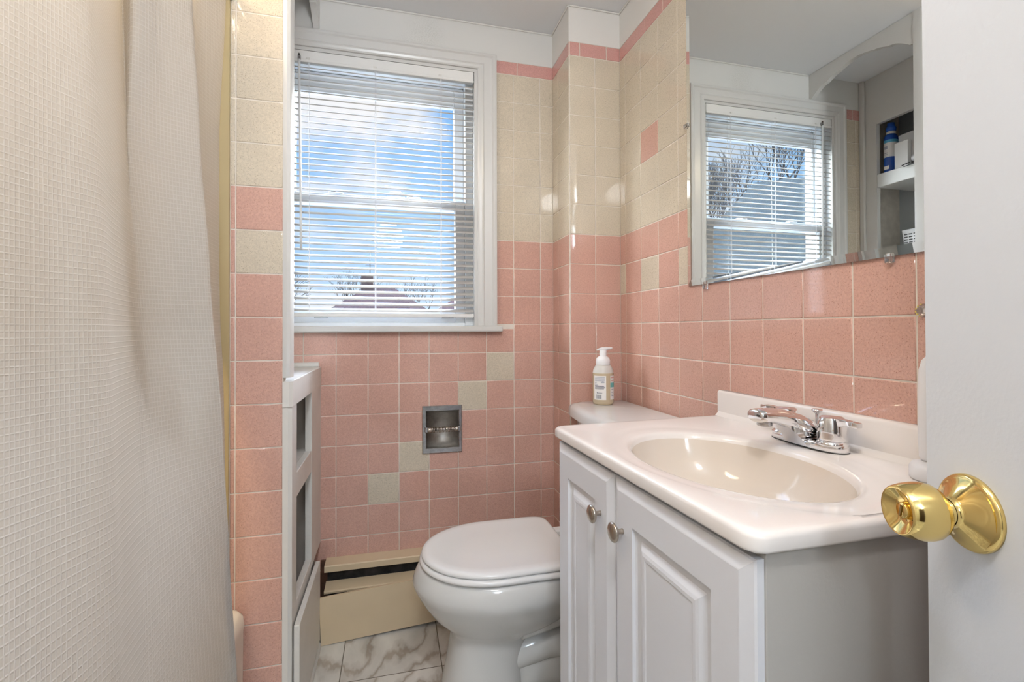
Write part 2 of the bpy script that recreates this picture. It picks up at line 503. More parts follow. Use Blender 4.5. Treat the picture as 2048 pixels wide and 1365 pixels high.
    def prism(s, poly, a, b, ax, mt, smooth=False):
        """extrude a polygon in the plane normal to axis ax (0,1,2) from a to b"""
        def P(q, t):
            if ax == 0: return (t, q[0], q[1])
            if ax == 1: return (q[0], t, q[1])
            return (q[0], q[1], t)
        n = len(poly)
        V = [P(q, a) for q in poly] + [P(q, b) for q in poly]
        F = [(i, (i + 1) % n, n + (i + 1) % n, n + i) for i in range(n)]
        s.add(V, F, mt, smooth)
        base = len(s.v) - 2 * n; mi = s.mi(mt)
        s.f.append([base + i for i in range(n)][::-1]); s.m.append(mi); s.sm.append(False)
        s.f.append([base + n + i for i in range(n)]); s.m.append(mi); s.sm.append(False)

    def build(s, name, parent=None, kind=None, label=None, cat=None, group=None, recalc=True, origin=None):
        me = bpy.data.meshes.new(name)
        o = bpy.data.objects.new(name, me)
        org = Vector(origin) if origin is not None else Vector((0, 0, 0))
        if parent is not None:
            par = Vector((0, 0, 0)); q = parent
            while q is not None: par += q.location; q = q.parent
            org = Vector(origin) if origin is not None else par
            o.parent = parent
            o.location = org - par
        else:
            o.location = org
        if WARP[0]: s.v = [WARP[0](v) for v in s.v]
        me.from_pydata([tuple(Vector(v) - org) for v in s.v], [], s.f)
        for nm in s.mats: me.materials.append(M[nm])
        me.polygons.foreach_set('material_index', s.m)
        me.polygons.foreach_set('use_smooth', s.sm)
        if recalc:
            import bmesh
            bm = bmesh.new(); bm.from_mesh(me)
            bmesh.ops.recalc_face_normals(bm, faces=bm.faces[:])
            bm.to_mesh(me); bm.free()
        me.update()
        COL.objects.link(o)
        tag(o, kind, label, cat, group)
        return o


def tag(o, kind=None, label=None, cat=None, group=None):
    if kind: o['kind'] = kind
    if label: o['label'] = label
    if cat: o['category'] = cat
    if group: o['group'] = group


def thing(name, label, cat, loc, group=None, kind=None):
    o = bpy.data.objects.new(name, None)
    o.empty_display_size = 0.05
    COL.objects.link(o); o.location = loc
    tag(o, kind, label, cat, group)
    return o


def sm_angle(o, deg=35):
    """smooth shading with sharp edges above the angle"""
    import bmesh
    bm = bmesh.new(); bm.from_mesh(o.data)
    for f in bm.faces: f.smooth = True
    for e in bm.edges:
        if len(e.link_faces) == 2:
            e.smooth = e.calc_face_angle(0) < math.radians(deg)
    bm.to_mesh(o.data); bm.free()
    return o


# ------------------------------------------------------------------ room dimensions
D = 1.7917        # back wall plane (y)
W = 0.8253        # right wall plane (x)
YF = 1.6094       # front of the boxed corner chase
XF = 0.622        # left side of the boxed corner chase
CE = H + 1.188    # ceiling
PX, PZ = 0.1095, 0.10914
Z0 = H - 0.0875   # tile row 0
XL = -0.56        # shelf wall of the alcove
YP = 1.30         # tiled face of the pier
def zr(r): return Z0 - r * PZ


def tile(mb, o, u, v, n, u0, u1, v0, v1, mt, g=0.0013, h=0.0016, b=0.0018):
    """one pillow-edged wall tile on plane o + u*U + v*V, raised along n"""
    if u1 - u0 < 0.006 or v1 - v0 < 0.006: return
    j = lambda: random.uniform(-0.00022, 0.00022)
    o, u, v, n = map(Vector, (o, u, v, n))
    rings = []
    hh = [h + j() for _ in range(4)]
    for ins, k in ((g, 0.0), (g + b * 0.25, 0.62), (g + b, 1.0)):
        rings.append([o + u * a + v * c + n * (hh[q] * k) for q, (a, c) in enumerate(
            ((u0 + ins, v0 + ins), (u1 - ins, v0 + ins), (u1 - ins, v1 - ins), (u0 + ins, v1 - ins)))])
    V = [p for r in rings for p in r]
    F = []
    for i in range(2):
        for q in range(4):
            F.append((i * 4 + q, i * 4 + (q + 1) % 4, i * 4 + 4 + (q + 1) % 4, i * 4 + 4 + q))
    # keep the winding so the face looks along n
    flip = u.cross(v).dot(n) < 0
    if flip: F = [f[::-1] for f in F]
    top = (8, 9, 10, 11)
    mb.add(V, F, mt, True)
    base = len(mb.v) - 12
    mb.f.append([base + i for i in (top[::-1] if flip else top)]); mb.m.append(mb.mi(mt)); mb.sm.append(False)


def tile_poly(mb, y, pts, mt, g=0.0013, h=0.0016, b=0.0018):
    """rectilinear tile on the back wall; pts counter-clockwise in (x, z)"""
    n = len(pts); rings = []
    for ins, k in ((g, 0.0), (g + b * 0.25, 0.62), (g + b, 1.0)):
        ring = []
        for i in range(n):
            p, q, r = Vector(pts[i - 1]), Vector(pts[i]), Vector(pts[(i + 1) % n])
            d1 = (q - p).normalized(); d2 = (r - q).normalized()
            o = Vector((-d1.y, d1.x)) + Vector((-d2.y, d2.x))
            ring.append((q.x + o.x * ins, y - h * k, q.y + o.y * ins))
        rings.append(ring)
    V = [p for r in rings for p in r]
    F = [(i * n + q, i * n + (q + 1) % n, i * n + n + (q + 1) % n, i * n + n + q) for i in range(2) for q in range(n)]
    mb.add(V, F, mt, True)
    base = len(mb.v) - n
    mb.f.append([base + i for i in range(n)]); mb.m.append(mb.mi(mt)); mb.sm.append(False)


def tile_field(mb, o, u, v, n, cols, rows, cell, skip=None):
    """cols/rows: sorted joint positions; cell(i, j) -> material or None"""
    for i in range(len(cols) - 1):
        for j in range(len(rows) - 1):
            mt = cell(i, j)
            if mt is None: continue
            r = [cols[i], cols[i + 1], rows[j], rows[j + 1]]
            if skip:
                r = skip(r, mt)
                if r is None: continue
            tile(mb, o, u, v, n, *r, mt)


# ---------------- back wall with the window opening
OX0, OX1, OZ0, OZ1 = -0.399, 0.315, H + 0.006, H + 1.0077
ZB = zr(9)                                      # lowest joint near the floor
wb = MB()
T0, T1 = zr(-10), zr(-10) + 0.051
HX0, HX1, HZ0, HZ1 = 0.117, 0.242, H - 0.444, H - 0.302     # niche for the paper holder
wb.box(HX0, HX1, D + 0.060, D + 0.16, HZ0, HZ1, 'grout')
for (x0, x1, z0, z1) in ((-0.80, OX0, 0, CE), (OX1, W + 0.1, 0, CE), (OX0, HX0, 0, OZ0), (HX1, OX1, 0, OZ0), (HX0, HX1, 0, HZ0), (HX0, HX1, HZ1, OZ0), (OX0, OX1, OZ1, CE)):
    zt = min(z1, T1)
    if z0 < T1: wb.box(x0, x1, D, D + 0.16, z0, zt, 'grout')
    if z1 > T1: wb.box(x0, x1, D - 0.0012, D + 0.16, max(z0, T1), z1, 'stained')
cols = [-0.1987 + PX * k for k in range(-4, 8)]
cols = [XL] + [c for c in cols if c > XL + 0.01] + [XF]
rows = sorted([0.0] + [zr(r) for r in range(-10, 9)])
CX0, CX1 = -0.43, 0.36                          # tiles stop behind the casing


def skip_win(r, mt):
    u0, u1, v0, v1 = r
    a0, a1, b0, b1 = HX0 - 0.004, HX1 + 0.004, HZ0 - 0.004, HZ1 + 0.004
    if u0 < a1 - 0.009 and u1 > a0 + 0.009 and v0 < b1 - 0.009 and v1 > b0 + 0.009:      # cut round the niche
        if u0 < a0 and u1 < a1 and v0 < b0 and v1 < b1:          # only its upper right corner is cut away
            tile_poly(wb, D, [(u0, v0), (u1, v0), (u1, b0), (a0, b0), (a0, v1), (u0, v1)], mt)
            return None
        cands = [[u0, a0, v0, v1], [a1, u1, v0, v1], [max(u0, a0), min(u1, a1), v0, b0], [max(u0, a0), min(u1, a1), b1, v1]]
        for q in cands:
            if q[1] - q[0] > 0.006 and q[3] - q[2] > 0.006: tile(wb, (0, D, 0), (1, 0, 0), (0, 0, 1), (0, -1, 0), *q, mt)
        return None
    if v1 > H + 0.0 and u1 > CX0 and u0 < CX1:
        if v0 < H - 0.02: return [u0, u1, v0, min(v1, H + 0.004)]
        if u0 < CX0: return [u0, CX0, v0, v1]
        if u1 > CX1: return [CX1, u1, v0, v1]
        return None
    return r


nrow = len(rows) - 1


def back_cell(i, j):
    zc = (rows[j] + rows[j + 1]) / 2; xc = (cols[i] + cols[i + 1]) / 2
    r = int(math.floor((Z0 - zc) / PZ)); k = int(math.floor((xc + 0.1987) / PX))
    if r < -4: return 'cream'
    if (k, r) in ((5, 0), (4, 1), (3, 2), (2, 3), (1, 4)): return 'cream'
    return 'pink'


tile_field(wb, (0, D, 0), (1, 0, 0), (0, 0, 1), (0, -1, 0), cols, rows, back_cell, skip_win)
# pink border strip
js = [XL, -0.5125, -0.403] + [0.3646, 0.474, XF]
for a, b in zip(js[:2], js[1:3]): tile(wb, (0, D, 0), (1, 0, 0), (0, 0, 1), (0, -1, 0), a, min(b, CX0), T0, T1, 'trim_pink')
for a, b in ((0.3646, 0.474), (0.474, XF)): tile(wb, (0, D, 0), (1, 0, 0), (0, 0, 1), (0, -1, 0), a, b, T0, T1, 'trim_pink')
wb.build('wall_back', kind='structure', recalc=False)

# ---------------- boxed chase in the right corner
wc = MB()
wc.box(XF, W + 0.05, YF, D + 0.02, 0, T1, 'grout')
wc.box(XF - 0.0012, W + 0.05, YF - 0.0012, D + 0.02, T1, CE, 'paint')
rws = sorted([0.0] + [zr(r) for r in range(-10, 9)])
cell2 = lambda c: (lambda i, j: 'cream' if (rws[j] + rws[j + 1]) / 2 > zr(-4) else 'pink')
tile_field(wc, (0, YF, 0), (1, 0, 0), (0, 0, 1), (0, -1, 0), [XF + 0.002, 0.7237, W], rws, cell2(0))
tile_field(wc, (XF, 0, 0), (0, 1, 0), (0, 0, 1), (-1, 0, 0), [YF + 0.002, 1.727, D], rws, cell2(0))
for a, b in ((XF + 0.002, 0.664), (0.664, 0.770), (0.770, W)): tile(wc, (0, YF, 0), (1, 0, 0), (0, 0, 1), (0, -1, 0), a, b, T0, T1, 'trim_pink')
tile(wc, (XF, 0, 0), (0, 1, 0), (0, 0, 1), (-1, 0, 0), YF + 0.002, D, T0, T1, 'trim_pink')
wc.build('wall_chase', kind='structure', recalc=False)

# ---------------- right wall
wr = MB()
YN = -0.30
wr.box(W, W + 0.12, YN, D + 0.1, 0, T1, 'grout')
wr.box(W - 0.0012, W + 0.12, YN, D + 0.1, T1, CE, 'paint')
yc = [1.5682 - PX * k for k in range(0, 18)]
colsR = sorted([YF] + [y for y in yc if y > YN] + [YN])


def right_cell(i, j):
    zc = (rws[j] + rws[j + 1]) / 2; y = (colsR[i] + colsR[i + 1]) / 2
    r = int(math.floor((Z0 - zc) / PZ)); k = int(math.floor((1.5682 - y) / PX))
    if (k, r) == (1, -7): return 'pink'
    if r < -4: return 'cream'
    if r == -3 and k in (-1, 1, 3, 5, 7, 9): return 'cream'
    return 'pink'


tile_field(wr, (W, 0, 0), (0, 1, 0), (0, 0, 1), (-1, 0, 0), colsR, rws, right_cell)
ys = [YF, 1.427]
while ys[-1] > YN + 0.11: ys.append(ys[-1] - PX)
for a, b in zip(ys[1:], ys[:-1]): tile(wr, (W, 0, 0), (0, 1, 0), (0, 0, 1), (-1, 0, 0), a, b, T0, T1, 'trim_pink')
wr.build('wall_right', kind='structure', recalc=False)

# ---------------- pier at the end of the tub (tiled face, alcove side)
wp = MB()
wp.box(-1.14, -0.270, YP, YP + 0.03, 0, CE, 'grout')
rp = sorted([0.0] + [zr(r) + 0.0115 for r in range(-10, 10) if zr(r) + 0.0115 > 0.02])
rp = rp + [CE]


def pier_cell(i, j):
    zc = (rp[j] + rp[j + 1]) / 2
    r = int(math.floor((Z0 + 0.0115 - zc) / PZ))
    if r < -4: return 'cream'
    if i == 1 and r == -3: return 'cream'
    return 'pink'


tile_field(wp, (0, YP, 0), (1, 0, 0), (0, 0, 1), (0, -1, 0), [-0.392, -0.3795, -0.271], rp, pier_cell)
wp.build('wall_pier', kind='structure', recalc=False)

# painted trim board that caps the pier end
tb = MB()
tb.prism([(-0.271, YP - 0.002), (-0.262, YP - 0.004), (-0.255, YP), (-0.252, YP + 0.008), (-0.252, YP + 0.034), (-0.271, YP + 0.034)], H - 0.12, CE, 2, 'trim', True)
sm_angle(tb.build('trim_1', kind='structure'))

# left wall, tub surround, front wall, hallway, floor and ceiling
b = MB(); b.box(-1.26, -1.14, -0.45, D + 0.16, 0, CE, 'surround'); b.build('wall_left', kind='structure')
b = MB(); b.box(-1.14, -0.392, YP - 0.008, YP, 0.355, CE, 'surround'); b.build('wall_tub_end', kind='structure')
b = MB()
b.box(-1.26, -0.40, -0.42, -0.30, 0, CE, 'paint')
b.box(0.33, W + 0.12, -0.42, -0.30, 0, CE, 'paint')
b.box(-0.40, 0.33, -0.42, -0.30, 2.06, CE, 'paint')
b.build('wall_front', kind='structure')
b = MB()
b.box(-1.3, 1.1, -1.92, -1.80, 0, CE, 'plaster')
b.box(-1.42, -1.30, -1.92, -0.42, 0, CE, 'plaster')
b.box(1.1, 1.22, -1.92, -0.42, 0, CE, 'plaster')
b.box(-1.3, -1.26, -0.44, -0.42, 0, CE, 'plaster'); b.box(W + 0.12, 1.1, -0.44, -0.42, 0, CE, 'plaster')
b.build('wall_hallway', kind='structure')
dd = thing('dark_reflection_door', None, None, (-0.1, -1.80, 0), kind='structure')  # unseen dark door, added to put dark reflections into the chrome
b = MB(); b.box(-0.62, 0.18, -1.80, -1.765, 0.005, 2.03, 'wood', 0.002)
for z0, z1 in ((0.18, 0.85), (1.0, 1.85)):
    for x0 in (-0.52, -0.17): b.box(x0, x0 + 0.25, -1.766, -1.758, z0, z1, 'wood', 0.004)
b.build('door_panel', dd)
b = MB(); b.lathe([(0.012, 0), (0.012, 0.03), (0.026, 0.045), (0.022, 0.065), (0.002, 0.07)], 'brass', 24, (0, 1, 0), (-0.56, -1.765, 0.95)); b.build('door_handle', dd)
b = MB(); b.box(-1.42, 1.22, -1.92, D + 0.16, -0.10, 0.0, 'floor'); b.build('floor', kind='structure')
b = MB(); b.box(-1.42, 1.22, -1.92, D + 0.16, CE, CE + 0.10, 'ceil'); b.build('ceiling', kind='structure')
# small coving bead where the walls meet the ceiling
b = MB()
for (x0, x1, y0, y1) in ((-0.25, XF, D - 0.006, D - 0.001), (XF - 0.006, XF - 0.001, YF, D), (XF, W, YF - 0.006, YF - 0.001), (W - 0.006, W - 0.001, -0.3, YF)):
    b.box(x0, x1, y0, y1, CE - 0.007, CE - 0.0005, 'paint', 0.002)
b.build('trim_2', kind='structure')
# alcove: upper shelf wall and the wall behind it
b = MB()
b.box(-0.84, -0.80, YP + 0.03, D, 0, CE, 'shelfgrey')
b.build('wall_alcove', kind='structure')

# ------------------------------------------------------------------ window
win = thing('window_1', None, None, (0, D, OZ0), kind='structure')
cs = MB()
cw = 0.073
cprof = [(0, 0), (0, -0.018), (0.08, -0.020), (0.18, -0.020), (0.26, -0.015), (0.66, -0.013), (0.72, -0.016), (0.80, -0.013), (0.92, -0.011), (1, -0.008), (1, 0)]
wl_, wt_, wr_ = 0.056, 0.058, cw
xo0, xo1, zo = OX0 - wl_, OX1 + wr_, OZ1 + wt_
cs.loft([[(xo0 + t * wl_, D + d_, OZ0 + 0.01) for t, d_ in cprof], [(xo0 + t * wl_, D + d_, zo - t * wt_) for t, d_ in cprof],
         [(xo1 - t * wr_, D + d_, zo - t * wt_) for t, d_ in cprof], [(xo1 - t * wr_, D + d_, OZ0 + 0.01) for t, d_ in cprof]], 'trim', True, True, False)
cs.build('window_casing', win)
cs = MB(); cs.box(OX0 - 0.07, 0.408, D - 0.032, D + 0.10, H - 0.008, H + 0.015, 'trim', 0.004); cs.build('window_sill', win)
jb = MB()
jb.box(OX0, OX0 + 0.012, D, D + 0.14, OZ0, OZ1, 'trim'); jb.box(OX1 - 0.012, OX1, D, D + 0.14, OZ0, OZ1, 'trim')
jb.box(OX0 + 0.012, OX1 - 0.012, D, D + 0.14, OZ1 - 0.012, OZ1, 'trim')
jb.build('window_jamb', win)
fr = MB()   # vinyl frame around the sashes
fr.box(OX0 + 0.012, -0.362, D + 0.035, D + 0.13, OZ0 + 0.01, OZ1 - 0.012, 'vinyl', 0.002)
fr.box(0.272, OX1 - 0.012, D + 0.035, D + 0.13, OZ0 + 0.01, OZ1 - 0.012, 'vinyl', 0.002)
fr.box(-0.362, 0.272, D + 0.035, D + 0.13, OZ1 - 0.045, OZ1 - 0.012, 'vinyl', 0.002)
fr.box(-0.362, 0.272, D + 0.035, D + 0.14, OZ0 + 0.008, OZ0 + 0.022, 'vinyl', 0.002)
fr.build('window_frame', win)
def sash(name, x0, x1, z0, z1, y0, y1, gl, gr, gb, gt):
    s = MB()
    s.box(x0, gl, y0, y1, z0, z1, 'vinyl', 0.003); s.box(gr, x1, y0, y1, z0, z1, 'vinyl', 0.003)
    s.box(gl, gr, y0, y1, z0, gb, 'vinyl', 0.003); s.box(gl, gr, y0, y1, gt, z1, 'vinyl', 0.003)
    o = s.build(name, win)
    g = MB(); ym = (y0 + y1) / 2; g.box(gl - 0.003, gr + 0.003, ym - 0.002, ym + 0.002, gb - 0.003, gt + 0.003, 'glass')
    g.build('glass_pane', o)
sash('upper_sash', -0.362, 0.272, H + 0.47, OZ1 - 0.046, D + 0.075, D + 0.105, -0.350, 0.234, H + 0.505, H + 0.885)
sash('lower_sash', -0.362, 0.272, OZ0 + 0.022, H + 0.503, D + 0.040, D + 0.070, -0.350, 0.233, H + 0.075, H + 0.463)
for x in (-0.205, 0.075):
    k = MB(); k.box(x - 0.026, x + 0.026, D + 0.045, D + 0.068, H + 0.503, H + 0.511, 'vinyl', 0.003)
    k.box(x - 0.018, x - 0.002, D + 0.048, D + 0.062, H + 0.511, H + 0.518, 'dark', 0.002)
    k.build('sash_lock', win)

# ------------------------------------------------------------------ venetian blind
BY = D + 0.012
bl = thing('venetian_blind', 'white aluminium venetian blind lowered over the window, slats open', 'blind', (0, BY, OZ1 - 0.012))
x0b, x1b = OX0 + 0.016, OX1 - 0.014
hr = MB(); hr.box(x0b, x1b, BY - 0.013, BY + 0.014, H + 0.957, H + 0.9945, 'rail', 0.002)
hr.box(x0b, x1b, BY - 0.016, BY - 0.010, H + 0.952, H + 0.962, 'rail', 0.002)
hr.build('head_rail', bl)
sl = MB()
tl = math.radians(29)
zt_, zb_ = H + 0.938, H + 0.074
ns = 41
for k in range(ns):
    z = zt_ + (zb_ - zt_) * k / (ns - 1)
    prof = []
    for q in range(7):
        t = (q / 6 - 0.5) * 0.0255
        crown = 0.0030 * (1 - (2 * t / 0.0255) ** 2)
        yy = t * math.cos(tl) - crown * math.sin(tl); zz = t * math.sin(tl) + crown * math.cos(tl)
        prof.append((yy, zz))
    top = [(BY + a, z + c) for a, c in prof]; bot = [(BY + a, z + c - 0.0004) for a, c in prof]
    dz = random.uniform(-0.0006, 0.0006)
    ring = top + bot[::-1]
    sl.loft([[(x, a, c + d_) for a, c in ring] for x, d_ in ((x0b + 0.001, dz), (x1b - 0.001, -dz))], 'slat')
sl.build('slats', bl)
br_ = MB(); br_.box(x0b, x1b, BY - 0.012, BY + 0.013, H + 0.047, H + 0.062, 'rail', 0.003); br_.build('bottom_rail', bl)
for x in (-0.293, -0.065, 0.173):
    c = MB()
    for dy in (-0.0125, 0.0125): c.box(x - 0.0006, x + 0.0006, BY + dy - 0.0005, BY + dy + 0.0005, H + 0.06, H + 0.957, 'whiteplastic')
    c.box(x + 0.004, x + 0.0052, BY - 0.0135, BY - 0.0125, H + 0.06, H + 0.957, 'whiteplastic')
    c.build('ladder_cord', bl)
    c = MB(); c.box(x - 0.006, x + 0.006, BY - 0.0165, BY - 0.013, H + 0.960, H + 0.968, 'frost', 0.001); c.build('cord_clip', bl)
for x in (-0.25, 0.20):
    c = MB(); c.box(x - 0.022, x + 0.022, BY - 0.014, BY + 0.004, H + 0.043, H + 0.0475, 'clear', 0.001); c.build('rail_clip', bl)
wd = MB(); wd.tube([(-0.321, BY - 0.022, H + 0.955), (-0.317, BY - 0.022, H + 0.60), (-0.314, BY - 0.022, H + 0.286)], 0.0040, 'vinyl', 8)
wd.build('tilt_wand', bl)
wd = MB(); wd.box(-0.326, -0.316, BY - 0.024, BY - 0.012, H + 0.955, H + 0.972, 'holder', 0.002); wd.box(-0.323, -0.319, BY - 0.026, BY - 0.018, H + 0.968, H + 0.976, 'dark', 0.001)
wd.build('wand_hook', bl)
eb = MB(); eb.box(x1b, x1b + 0.003, BY - 0.006, BY + 0.010, H + 0.966, H + 0.990, 'dark', 0.0005); eb.build('end_bracket', bl)

# ------------------------------------------------------------------ valance with scalloped lower edge
va = MB()
ya, yb = YP + 0.034, D - 0.0005
n = 120
low = []
VALC = ((0, 0), (0.05, 0.001), (0.40, 0.043), (0.43, 0.046), (0.66, 0.062), (0.69, 0.066), (1.0, 0.078))
for i in range(n + 1):
    t = i / n; s = abs(2 * t - 1)          # 1 at the ends, 0 in the middle
    z = H + 1.068; q = min(1.0, (1 - s))
    for (qa, za), (qb, zb2) in zip(VALC[:-1], VALC[1:]):
        if qa <= q <= qb:
            z += za + (zb2 - za) * math.sin((q - qa) / (qb - qa) * PI / 2); break
    low.append((ya + (yb - ya) * t, z))
poly = low + [(yb, CE - 0.001), (ya, CE - 0.001)]
V = [(-0.254, y, z) for y, z in low] + [(-0.254, y, CE - 0.001) for y, z in low] + [(-0.275, y, z) for y, z in low] + [(-0.275, y, CE - 0.001) for y, z in low]
k = n + 1; F = []
for i in range(n):
    F += [(i, i + 1, k + i + 1, k + i), (2 * k + i + 1, 2 * k + i, 3 * k + i, 3 * k + i + 1), (i + 1, i, 2 * k + i, 2 * k + i + 1), (k + i, k + i + 1, 3 * k + i + 1, 3 * k + i)]
F += [(0, k, 3 * k, 2 * k), (n, 2 * k + n, 3 * k + n, k + n)]
va.add(V, F, 'trim')
va.build('valance', label='white wooden valance with scalloped lower edge above the shelf alcove', cat='valance')

# ------------------------------------------------------------------ built-in low cabinet beside the window wall
cb = thing('built_in_cabinet', 'white painted built-in cabinet with open compartments left of the heater', 'cabinet', (-0.25, 1.55, 0))
XC = -0.250
yn, yf = YP + 0.0, D - 0.001
ctop = H - 0.129
k = MB()
k.box(XL + 0.02, XC, YP + 0.031, yf, ctop - 0.012, ctop, 'cabpaint', 0.002)
k.box(XL + 0.02, XC - 0.004, D - 0.012, yf, ctop, ctop + 0.016, 'cabpaint', 0.003)
k.build('cabinet_top', cb)
k = MB()
# face frame: near stile wraps round the pier end
k.prism([(-0.271, yn - 0.004), (XC - 0.008, yn - 0.005), (XC, yn + 0.003), (XC, 1.362), (XC - 0.02, 1.362), (XC - 0.02, yn + 0.036), (-0.271, yn + 0.036)], 0.0, H - 0.192, 2, 'cabpaint')
k.prism([(-0.271, yn - 0.006), (XC - 0.006, yn - 0.007), (XC + 0.002, yn + 0.001), (XC + 0.002, yf), (XC - 0.02, yf), (XC - 0.02, yn + 0.036), (-0.271, yn + 0.036)], H - 0.194, ctop - 0.001, 2, 'cabpaint')
k.box(XC - 0.02, XC, 1.602, yf, H - 0.748, H - 0.194, 'cabpaint', 0.0015)
k.box(XC - 0.02, XC - 0.001, 1.362, 1.602, H - 0.446, H - 0.380, 'cabpaint', 0.0015)
k.box(XC - 0.02, XC - 0.001, 1.362, 1.602, 0.02, H - 0.722, 'cabpaint', 0.0015)
k.build('face_frame', cb)
k = MB()
k.box(XL, XC - 0.02, YP + 0.031, yf, H - 0.395, H - 0.381, 'cabpaint')
k.build('shelf', cb)
k = MB()
k.box(-0.375, -0.362, YP + 0.031, yf, 0.0, ctop - 0.012, 'cabdark')
k.box(XL + 0.012, XC - 0.02, yf - 0.008, yf, 0.0, ctop - 0.012, 'cabdark')
k.box(XL + 0.012, XC - 0.02, YP + 0.031, YP + 0.040, 0.0, ctop - 0.012, 'cabdark')
k.box(-0.345, XC - 0.0205, 1.640, 1.652, 0.0, ctop - 0.012, 'cabdark')
k.build('carcass', cb)
k = MB()
k.box(XC + 0.004, XC + 0.018, 1.306, 1.652, 0.022, H - 0.752, 'cabpaint', 0.001)
k.box(XC, XC + 0.004, 1.32, 1.64, 0.03, H - 0.765, 'cabdark')
k.build('lower_panel', cb)
k = MB()
pr = [(XC + 0.001, 0.0)] + [(XC + 0.002 + 0.020 * math.sin(a), 0.020 * math.cos(a)) for a in [i * PI / 16 for i in range(9)]]
k.prism(pr, 1.06, 1.654, 1, 'trim', True)
sm_angle(k.build('trim_3', kind='structure'))

# upper shelves facing the mirror
us = thing('built_in_shelves', 'white recessed wall shelves above the low cabinet, seen in the mirror', 'shelves', (XL, 1.55, H - 0.1))
k = MB()
xa, xb = XL - 0.02, XL
k.box(xa, xb, 1.715, D - 0.001, ctop, CE - 0.001, 'trim')
k.box(xb, xb + 0.014, D - 0.026, D - 0.002, ctop + 0.016, CE - 0.001, 'trim', 0.003)
k.box(xa, xb, YP + 0.031, 1.40, ctop, CE - 0.001, 'trim')
k.box(xa, xb, 1.40, 1.715, H + 0.958, CE - 0.001, 'trim')
k.box(xa, xb, 1.40, 1.715, H + 0.318, H + 0.345, 'trim')
k.box(xa, xb, 1.40, 1.715, ctop, ctop + 0.05, 'trim')
k.build('face_frame', us)
for z in (0.720, 0.345):
    k = MB(); k.box(-0.80, xb + 0.001 if z > 0.5 else xa, YP + 0.05 if z < 0.5 else 1.401, 1.714 if z > 0.5 else D - 0.03, H + z - 0.062 if z > 0.5 else H + z - 0.03, H + z, 'trim', 0.002); k.build('shelf', us)

# ------------------------------------------------------------------ things on the upper shelves (seen in the mirror)
zs = H + 0.7201
bt = thing('blue_bottle', 'blue bottle with white label on the mirrored shelf', 'bottle', (-0.615, 1.690, zs))
bx, by = -0.615, 1.690
k = MB()
k.lathe([(0.028, 0), (0.031, 0.004), (0.031, 0.075)], 'blue', 28, None, (bx, by, zs), True, False, sy=0.8)
k.lathe([(0.031, 0.075), (0.0315, 0.085), (0.0315, 0.135), (0.031, 0.142)], 'label', 28, None, (bx, by, zs), False, False, sy=0.8)
k.lathe([(0.031, 0.142), (0.031, 0.155)], 'skyblue', 28, None, (bx, by, zs), False, False, sy=0.8)
k.lathe([(0.031, 0.155), (0.030, 0.170), (0.024, 0.182), (0.014, 0.188)], 'blue', 28, None, (bx, by, zs), False, True, sy=0.8)
k.build('bottle_body', bt)
k = MB(); k.lathe([(0.018, 0.184), (0.018, 0.196), (0.016, 0.198)], 'frost', 24, None, (bx, by, zs)); k.build('bottle_neck', bt)
k = MB(); k.lathe([(0.019, 0.197), (0.020, 0.215), (0.015, 0.222), (0.015, 0.236), (0.012, 0.238)], 'blue', 24, None, (bx, by, zs)); k.build('bottle_cap', bt)
k = MB()
for (a, z, w, h) in ((0.0, 0.112, 0.014, 0.014), (0.0, 0.092, 0.018, 0.003), (0.0, 0.086, 0.018, 0.002)):
    k.box(bx + 0.0318, bx + 0.0322, by - w / 2, by + w / 2, zs + z, zs + z + h, 'inkgrey')
k.build('printed_label', bt)
k = MB()
k.box(bx + 0.0314, bx + 0.0318, by - 0.014, by + 0.010, zs + 0.018, zs + 0.034, 'label')
k.build('lower_patch', bt)

bn = thing('white_bin', 'white plastic bin with rounded corner on the mirrored shelf', 'bin', (-0.64, 1.58, zs))
k = MB()
def rr(x0, x1, y0, y1, r, z, n=5):
    P = []
    for cx, cy, a0 in ((x1 - r, y1 - r, 0), (x0 + r, y1 - r, 90), (x0 + r, y0 + r, 180), (x1 - r, y0 + r, 270)):
        for i in range(n + 1):
            a = math.radians(a0 + 90 * i / n); P.append((cx + r * math.cos(a), cy + r * math.sin(a), z))
    return P
k.loft([rr(-0.70, -0.600, 1.505, 1.645, 0.02, zs), rr(-0.705, -0.592, 1.500, 1.650, 0.02, zs + 0.155),
        rr(-0.702, -0.595, 1.503, 1.647, 0.018, zs + 0.155), rr(-0.697, -0.603, 1.508, 1.642, 0.018, zs + 0.004)], 'whiteplastic')
k.build('bin_body', bn)
k = MB()
k.box(-0.591, -0.5705, 1.585, 1.642, zs, zs + 0.118, 'label', 0.001)
k.build('white_carton', label='small white carton in front of the bin on the mirrored shelf', cat='box', origin=(-0.58, 1.61, zs))
gb = thing('green_bottle', 'dark green bottle top standing behind the white bin', 'bottle', (-0.735, 1.60, zs))
k = MB(); k.lathe([(0.034, 0), (0.036, 0.01), (0.036, 0.15), (0.030, 0.175), (0.016, 0.188)], 'green', 24, None, (-0.742, 1.60, zs)); k.build('bottle_body', gb)
k = MB(); k.lathe([(0.017, 0.185), (0.017, 0.203), (0.015, 0.205)], 'green', 24, None, (-0.742, 1.60, zs)); k.build('bottle_cap', gb)
el = thing('electric_shaver', 'black and white shaver with a looped black cord on the mirrored shelf', 'shaver', (-0.578, 1.53, zs))
k = MB(); k.lathe([(0.010, -0.04), (0.016, -0.03), (0.018, 0.02), (0.012, 0.035)], 'whiteplastic', 16, (0, 1, 0.25), (-0.578, 1.535, zs + 0.023)); k.build('shaver_body', el)
